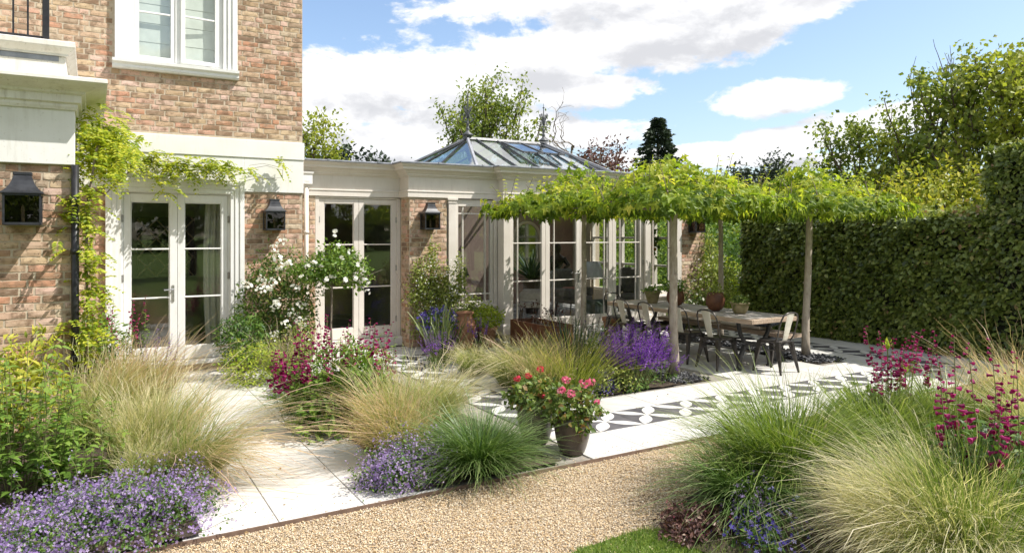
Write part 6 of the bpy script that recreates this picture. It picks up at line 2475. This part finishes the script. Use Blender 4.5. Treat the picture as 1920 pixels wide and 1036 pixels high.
def tree(label, x, y, h, trunk_h, r, limbs, limb_len, mat, leaf, per, spread_leaf, name='tree', depth=1, kids=4, up=.35, ratio=.6, tmpl=LEAF, bark='darkbark', lean=(0, 0), wob=.25, splay=.7, cat='tree', ltop=None):
    t = thing(name, label, cat, (x, y, 0))
    gb, tips = G(), []
    top = np.array([x + lean[0] * h, y + lean[1] * h, h * .82])
    base_ = np.array([x, y, -.05])
    s = np.linspace(0, 1, 7)[:, None]
    path = base_ + (top - base_) * s + np.sin(s * PI * 1.3) * NR.normal(0, .02 * h, 3) * np.array([1, 1, 0])
    gb.tube(path, np.linspace(r, r * .25, 7), 9, cap=False)
    for k in range(limbs):
        f = trunk_h / h + (1 - trunk_h / h) * (k + NR.uniform(0, .8)) / limbs
        q = base_ + (top - base_) * f
        a = 2.4 * k + NR.uniform(-.4, .4)
        d = np.array([math.cos(a) * splay, math.sin(a) * splay, up + .5 * f])
        limb(gb, q, d / np.linalg.norm(d), limb_len * (1.15 - .55 * f) * NR.uniform(.8, 1.2), r * .45 * (1.1 - f * .6), depth, tips, wob, kids, up, ratio)
    gb.build('trunk', MT[bark], t)
    if per:
        B = np.array([p for p, d in tips])
        m = len(B) * per
        P = np.repeat(B, per, 0) + NR.normal(0, spread_leaf, (m, 3)) * np.array([1, 1, .75])
        g = G()
        g.leaves(P, rnd_dir(m, .9), rnd_dir(m, -.3), NR.uniform(leaf * .65, leaf * 1.3, m), tmpl, np.clip(NR.normal(.45, .22, m), 0, 1))
        g.build('crown', MT[mat], t)
    return t


def table_tree(x, y, cx, cyy, hx, hy, label, seed, trunk_r=.075, zb=2.27, lean=(0, 0)):
    t = thing('table_tree', label, 'tree', (x, y, 0), 'plane trees trained flat as a roof over the dining terrace')
    g = G()
    z = np.linspace(0, 2.42, 10)
    pts = [(x + lean[0] * k + .012 * math.sin(k * 5 + seed), y + lean[1] * k + .012 * math.cos(k * 4 + seed), k) for k in z]
    rr = [trunk_r * (1.22 if k == 0 else 1.06 if k < .3 else 1 - .09 * k) * (1 + .03 * math.sin(9 * k + seed)) for k in z]
    g.tube(pts, rr, 16)
    for k in range(5):
        zz = NR.uniform(.4, 1.9)
        a = NR.uniform(0, 6.28)
        g.lathe([(0, -.012), (.02, -.008), (.024, 0), (.02, .008), (0, .012)], (x + lean[0] * zz + trunk_r * .85 * math.cos(a), y + lean[1] * zz + trunk_r * .85 * math.sin(a), zz), 8)
    hub = np.array([x + lean[0] * 2.3, y + lean[1] * 2.3, 2.3])
    g.build('trunk', MT['bark'], t, smooth=True)
    g = G()
    anchors = []
    for k in range(13):
        a = 2 * PI * k / 13 + NR.uniform(-.15, .15)
        ex, ey = math.cos(a), math.sin(a)
        s = min(hx / max(abs(ex), .05), hy / max(abs(ey), .05))
        e = np.array([cx + ex * s * .93, cyy + ey * s * .93, 2.36 + NR.uniform(-.06, .12)])
        m = (hub + e) / 2 + np.array([0, 0, NR.uniform(.0, .12)])
        q = np.stack([hub, (hub + m) / 2 + NR.normal(0, .02, 3), m, (m + e) / 2 + NR.normal(0, .03, 3), e])
        g.tube(q, [.026, .021, .017, .013, .008], 6)
        for j in range(7):
            f = NR.uniform(.2, 1)
            b = q[0] + (q[-1] - q[0]) * f
            tip = b + np.array([NR.normal(0, .16), NR.normal(0, .16), NR.uniform(.15, .55)])
            g.tube([b, (b + tip) / 2 + NR.normal(0, .02, 3), tip], [.007, .005, .003], 4)
            anchors.append((b, tip))
    g.build('branches', MT['twig'], t)
    g = G()
    n = 2500
    P = np.stack([cx + hx * NR.uniform(-1, 1, n), cyy + hy * NR.uniform(-1, 1, n), NR.uniform(0, 1, n)], 1)
    edge = np.maximum(np.abs(P[:, 0] - cx) / hx, np.abs(P[:, 1] - cyy) / hy)
    hd = np.hypot(P[:, 0] - x, P[:, 1] - y)
    top = 2.40 + .64 * np.exp(-(hd / .78) ** 2) + .10 * np.sin(P[:, 0] * 5 + seed) * np.cos(P[:, 1] * 4.3) + .07 * np.sin(P[:, 0] * 11 + P[:, 1] * 9)
    bot = zb + .09 * np.sin(P[:, 0] * 7 - P[:, 1] * 5 + seed) + .05 * np.sin(P[:, 0] * 15 + P[:, 1] * 12) + .05
    fall = 1 - .3 * np.clip(edge - .75, 0, 1) * 4
    P[:, 2] = bot + (top - bot) * P[:, 2] ** .8 * np.clip(fall, .55, 1)
    P[:, :2] += NR.normal(0, .05, (n, 2))
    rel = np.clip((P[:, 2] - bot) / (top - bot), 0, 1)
    out = np.stack([(P[:, 0] - cx) / hx, (P[:, 1] - cyy) / hy, np.zeros(n)], 1)
    Dr = out * .7 * edge[:, None] + rnd_dir(n) * .8 + np.array([0, 0, -.55])
    Nn = np.array([0, 0, .8]) + out * .6 + rnd_dir(n) * .55
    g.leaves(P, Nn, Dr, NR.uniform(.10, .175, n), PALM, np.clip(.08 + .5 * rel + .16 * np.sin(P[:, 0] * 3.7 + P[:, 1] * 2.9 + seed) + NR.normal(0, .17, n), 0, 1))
    # upright young shoots
    SP, SN, SD, SS = [], [], [], []
    for b, tip in anchors:
        if NR.uniform() < .25:
            continue
        m = 7
        f = np.linspace(.25, 1.05, m)
        for q in f:
            a = NR.uniform(0, 6.28)
            SP.append(b + (tip - b) * q)
            SD.append((math.cos(a), math.sin(a), -.5 + .5 * q))
            SN.append((NR.normal(0, .3), NR.normal(0, .3), 1))
            SS.append(.15 - .07 * q)
    m = len(SP)
    g.leaves(np.array(SP), np.array(SN, float), np.array(SD, float), np.array(SS), PALM, np.clip(NR.normal(.8, .15, m), 0, 1))
    # hanging edge leaves
    n = 300
    a = NR.uniform(0, 1, n)
    side = NR.integers(0, 4, n)
    ex = np.where(side == 0, -1, np.where(side == 1, 1, a * 2 - 1))
    ey = np.where(side == 2, -1, np.where(side == 3, 1, a * 2 - 1))
    P = np.stack([cx + hx * ex * NR.uniform(.96, 1.08, n), cyy + hy * ey * NR.uniform(.96, 1.08, n), zb + .02 + np.minimum(NR.exponential(.12, n), .26)], 1)
    Dr = np.stack([ex * .3, ey * .3, np.full(n, -1.0)], 1) + rnd_dir(n) * .3
    Nn = np.stack([ex, ey, np.full(n, .5)], 1) + rnd_dir(n) * .4
    g.leaves(P, Nn, Dr, NR.uniform(.10, .16, n), PALM, np.clip(NR.normal(.5, .2, n), 0, 1))
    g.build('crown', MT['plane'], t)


table_tree(6.88, 7.28, 6.9, 7.28, 1.06, 1.16, 'table top plane tree whose trunk stands before the row of chairs', 1, .060)
table_tree(6.92, 9.4, 6.8, 9.5, 1.12, 1.08, 'table top plane tree with slim trunk before the glass doors', 2, .048)
table_tree(9.78, 7.38, 9.72, 7.3, 1.02, 1.14, 'table top plane tree with trunk standing by the bench and hedge', 3, .060, 2.24, (.05, .0))
table_tree(9.95, 9.3, 9.75, 9.45, 1.08, 1.1, 'table top plane tree with trunk rising behind the table pots', 4, .05)

# ------------------------------------------------------------------ hedges
def hedge(label, x0, x1, y0, y1, h, n, size=.075, mat='hedge'):
    t = thing('hedge', label, 'hedge', ((x0 + x1) / 2, (y0 + y1) / 2, 0))
    g = G()
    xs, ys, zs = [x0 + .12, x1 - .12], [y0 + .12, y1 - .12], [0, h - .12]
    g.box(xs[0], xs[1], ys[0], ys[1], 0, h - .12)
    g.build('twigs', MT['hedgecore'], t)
    areas = [(y1 - y0) * h, (x1 - x0) * h, (x1 - x0) * (y1 - y0), (x1 - x0) * h]
    tot = sum(areas)
    g = G()
    for k, a in enumerate(areas):
        m = int(n * a / tot)
        u, v = NR.uniform(0, 1, m), NR.uniform(0, 1, m)
        if k == 0:
            P = np.stack([np.full(m, x0), y0 + (y1 - y0) * u, h * v], 1)
            o = np.array([-1, 0, 0.0])
            a2, b2 = P[:, 1], P[:, 2]
        elif k == 1:
            P = np.stack([x0 + (x1 - x0) * u, np.full(m, y0), h * v], 1)
            o = np.array([0, -1, 0.0])
            a2, b2 = P[:, 0], P[:, 2]
        elif k == 2:
            P = np.stack([x0 + (x1 - x0) * u, y0 + (y1 - y0) * v, np.full(m, h)], 1)
            o = np.array([0, 0, 1.0])
            a2, b2 = P[:, 0], P[:, 1]
        else:
            P = np.stack([x0 + (x1 - x0) * u, np.full(m, y1), h * v], 1)
            o = np.array([0, 1, 0.0])
            a2, b2 = P[:, 0], P[:, 2]
        bump_ = .045 * np.sin(a2 * 3.1 + 1.3 * np.sin(b2 * 2.7)) + .03 * np.sin(a2 * 8 + b2 * 7) + .02 * np.sin(a2 * 17 - b2 * 13)
        thin = np.sin(a2 * 2.3 + 1.7 * np.sin(b2 * 3.1)) * np.sin(b2 * 4.3 + a2) > .62
        sel = ~(thin & (NR.uniform(0, 1, m) < .5))
        P, bump_, m = P[sel], bump_[sel], int(sel.sum())
        P = P + o * (bump_ + NR.normal(-.03, .035, m))[:, None]
        Dr = rnd_dir(m) * .7 + o * .55 + np.array([0, 0, -.55 if k != 2 else .2])
        Nn = o * .9 + np.array([0, 0, .75]) + rnd_dir(m) * .45
        g.leaves(P, Nn, Dr, NR.uniform(size * .65, size * 1.3, m), LEAFW, np.clip(NR.normal(.42, .22, m), 0, 1))
    tw = G()
    for _ in range(140):
        y_, z_ = NR.uniform(y0, y1), NR.uniform(.1, h)
        b_ = np.array([x0 + .12, y_, z_])
        e_ = b_ + np.array([-NR.uniform(.1, .2), NR.normal(0, .12), NR.normal(.05, .1)])
        tw.tube([b_, (b_ + e_) / 2 + NR.normal(0, .02, 3), e_], [.006, .004, .002], 4, cap=False)
    tag(tw.build('twig_sprays', MT['twig'], t), kind='stuff')
    # new shoots along the top edge
    m = int(n * .07)
    P = np.stack([NR.uniform(x0, x1, m), NR.uniform(y0, y1, m), h + NR.exponential(.05, m)], 1)
    g.leaves(P, rnd_dir(m, .6), rnd_dir(m, .8), NR.uniform(size * .7, size * 1.2, m), LEAFW, np.clip(NR.normal(.75, .15, m), 0, 1))
    g.build('foliage', MT[mat], t)
    return t


hedge('long clipped dark green hedge along the patterned terrace band', 11.85, 13.2, 5.72, 10.5, 2.22, 42000, .088)
hedge('taller clipped dark hedge standing beyond the feather grass at the frame edge', 11.78, 13.6, 1.2, 5.70, 3.2, 36000, .088)
# ------------------------------------------------------------------ far end of the garden
bush('loose bush with white flowers beside the far brick pier', (11.35, 10.75, .78), (.55, .45, .72), 2600, .06, 'jasmine', lump=.25, flowers=(90, .055, 'whitefl', STAR))
bush('low bush of white roses in front of the far brick pier', (10.7, 10.85, .4), (.45, .35, .42), 1200, .055, 'rosel', lump=.25, flowers=(40, .06, 'whitefl', ROSE))
bush('fresh green bush beyond the table with pale flowers', (12.4, 11.6, .7), (.8, .6, .7), 2200, .07, 'lime', lump=.25, flowers=(40, .06, 'whitefl', ROSE))
t = bush('climber wrapped over the far corner of the brick pier', (11.72, 11.3, 1.5), (.22, .3, .55), 900, .06, 'jasmine', 'climber', 'climber', lump=.3, base=(11.75, 11.3))
bush('green bush seen through the glasshouse end window', (13.6, 15.6, 1.3), (1.2, 1.0, 1.5), 3000, .11, 'green2')
bush('tall bright bush filling the view through the end window', (15.3, 18.0, 1.9), (2.0, 1.6, 2.1), 3600, .15, 'lime')
bush('dark green bush in the shade behind the far pier', (13.4, 13.2, 1.1), (1.1, 1.0, 1.2), 3200, .10, 'midgreen')
bush('tall mid green shrub behind the far flower border', (15.2, 14.2, 1.5), (1.4, 1.2, 1.6), 3600, .12, 'green2')
bush('rounded dark shrub by the far end of the hedge', (14.4, 12.0, 1.1), (1.2, 1.0, 1.2), 3000, .10, 'midgreen')
bush('sunny yellow green shrub growing behind the hedge end', (14.8, 10.2, 2.0), (1.3, 1.2, 1.3), 3200, .11, 'lime')
bush('broad yellow green shrub rising over the hedge top', (15.3, 8.2, 2.3), (1.6, 1.4, 1.15), 4200, .12, 'gold')
bush('pale yellow green shrub over the hedge beside the taller hedge', (15.4, 6.0, 2.6), (1.5, 1.4, 1.3), 4200, .12, 'gold')
bush('light green shrub crowding over the taller hedge', (15.5, 4.2, 3.0), (1.5, 1.5, 1.6), 4200, .13, 'lime')
bush('olive green shrub behind the second pair of table trees', (19.5, 15.2, 2.2), (2.2, 1.8, 1.7), 3600, .15, 'tree_b')

tree('yellow green leafy tree behind the house corner', 6.7, 25.0, 6.2, 1.5, .2, 9, 1.7, 'tree_b', .16, 26, .26)
tree('upright leafy tree rising behind the roof lantern', 12.0, 22.6, 6.4, 1.0, .16, 17, 3.1, 'tree_a', .15, 22, .19, up=.75, splay=.8, wob=.15, kids=5, ratio=.5)
tree('second leafy tree beside the lantern finial, lower and wider', 12.9, 21.6, 6.3, 1.0, .14, 10, 2.3, 'tree_a', .15, 18, .2, up=.7, splay=.6)
tree('bare twisted willow behind the roof lantern', 13.3, 19.4, 5.9, 3.2, .12, 8, 2.1, 'tree_a', .1, 0, .1, 'bare_tree', 2, 4, .3, .62, bark='twig', lean=(.07, -.03), wob=.95, splay=.8)
tree('round copper leaved tree behind the lantern', 17.2, 22.0, 5.3, 1.5, .2, 10, 1.7, 'copper', .16, 24, .28, 'copper_tree')
tree('dark round topped cedar far beyond the table trees', 40.5, 34.5, 6.9, 2.5, .4, 11, 2.3, 'tree_c', .3, 40, .5, 'cedar_tree', splay=1.0, up=.2)
tree('dark pine top just above the link roof', 11.0, 38, 6.9, 2.0, .25, 9, 1.8, 'tree_c', .3, 22, .3, 'pine_tree', up=.1)
tree('low spreading cedar seen over the link roof', 14.0, 40, 6.0, 2.5, .3, 9, 3.0, 'tree_c', .3, 26, .35, 'cedar_tree', splay=1.1, up=.05)
t = thing('conifer', 'tall dark conifer standing above the table trees', 'tree', (30.8, 34.0, 0))
g = G()
g.tube([(30.8, 34, 0), (30.8, 34, 8.8)], [.35, .04], 8)
g.build('trunk', MT['darkbark'], t)
n = 9000
zz = NR.uniform(1.5, 9.2, n)
rad = (1.75 * np.clip((9.3 - zz) / 4.0, 0, 1) ** .7) * (.55 + .45 * np.abs(np.sin(zz * 3.6))) * np.sqrt(NR.uniform(.15, 1, n))
aa = NR.uniform(0, 2 * PI, n)
rad *= 1 + .22 * np.sin(aa * 5 + zz * 2)
P = np.stack([30.8 + rad * np.cos(aa), 34 + rad * np.sin(aa), zz - .12 * rad], 1)
g = G()
g.leaves(P, rnd_dir(n, .8), np.stack([np.cos(aa), np.sin(aa), NR.normal(-.1, .4, n)], 1), NR.uniform(.16, .36, n), LEAF, NR.uniform(0, .9, n))
g.build('crown', MT['tree_c'], t)
tree('small maple with tiered leaves behind the hedge middle', 18.5, 12.2, 4.7, 1.0, .12, 13, 2.0, 'tree_a', .12, 26, .17, 'maple_tree', up=.6, splay=.85, tmpl=LEAFW, kids=5, ratio=.5)
tree('light leafy maple between the two taller ones', 18.8, 11.0, 4.2, 1.0, .12, 10, 1.5, 'tree_b', .12, 30, .2, 'maple_tree', up=.5, tmpl=LEAFW)
tree('tall maple with bare leader twigs above the hedge', 18.6, 9.6, 5.3, 1.2, .14, 18, 2.7, 'tree_a', .13, 22, .17, 'maple_tree', up=.6, splay=.9, tmpl=LEAFW, kids=5, ratio=.5, wob=.18)
tree('dense maple at the frame edge above the taller hedge', 18.0, 7.7, 5.7, 1.2, .16, 17, 2.3, 'tree_b', .13, 30, .19, 'maple_tree', up=.6, splay=.85, tmpl=LEAFW, kids=5, ratio=.5)
tree('bright maple behind the taller hedge', 17.0, 6.4, 4.9, 1.2, .16, 12, 1.7, 'tree_b', .12, 36, .22, 'maple_tree', up=.4, tmpl=LEAFW)
t = thing('bare_twigs', 'bare thin leader twigs above the tall maple', 'twigs', (18.6, 9.7, 0))
g, tips = G(), []
for k in range(7):
    b = np.array([18.6 + NR.normal(0, .25), 9.7 + NR.normal(0, .35), 3.7])
    limb(g, b, np.array([NR.normal(0, .12), NR.normal(0, .12), 1.0]), NR.uniform(1.6, 2.7), .022, 1, tips, .12, 3, .5, .35, 5, .5)
g.tube([(18.6, 9.7, 0), (18.6, 9.7, 4.4)], [.1, .05], 6)
g.build('twigs', MT['darkbark'], t)
# wood round the plot: one mass far off, also what the panes mirror
g = G()
n = 26000
aa = NR.uniform(0, 2 * PI, n)
hh = 5.0 + 2.0 * np.sin(aa * 7) + 1.6 * np.sin(aa * 17 + 1) + 1.0 * np.sin(aa * 41)
rr_ = NR.uniform(62, 70, n)
P = np.stack([rr_ * np.cos(aa), rr_ * np.sin(aa), np.maximum(.3, hh * NR.uniform(0, 1, n) ** .7)], 1)
g.leaves(P, rnd_dir(n), rnd_dir(n), NR.uniform(.7, 1.7, n), LEAFW, NR.uniform(0, 1, n))
tag(g.build('woodland', MT['tree_d'], None), kind='stuff')
for (x, y, h, lab) in ((-9, -12, 8, 'broad garden tree across the lawn, mirrored in the panes'), (-3, -15, 9.5, 'tallest garden tree across the lawn, mirrored in the panes'), (4, -14, 8, 'leafy garden tree across the lawn mirrored in the house doors'),
                       (11, -15, 9, 'round garden tree across the lawn mirrored in the glasshouse doors'), (18, -12, 8.5, 'garden tree at the end of the lawn mirrored in the glasshouse'), (24, -6, 8, 'garden tree beside the lawn mirrored in the end panes')):
    tree(lab, x, y, h, 1.2, .22, 10, 2.9, 'tree_a', .34, 26, .5)
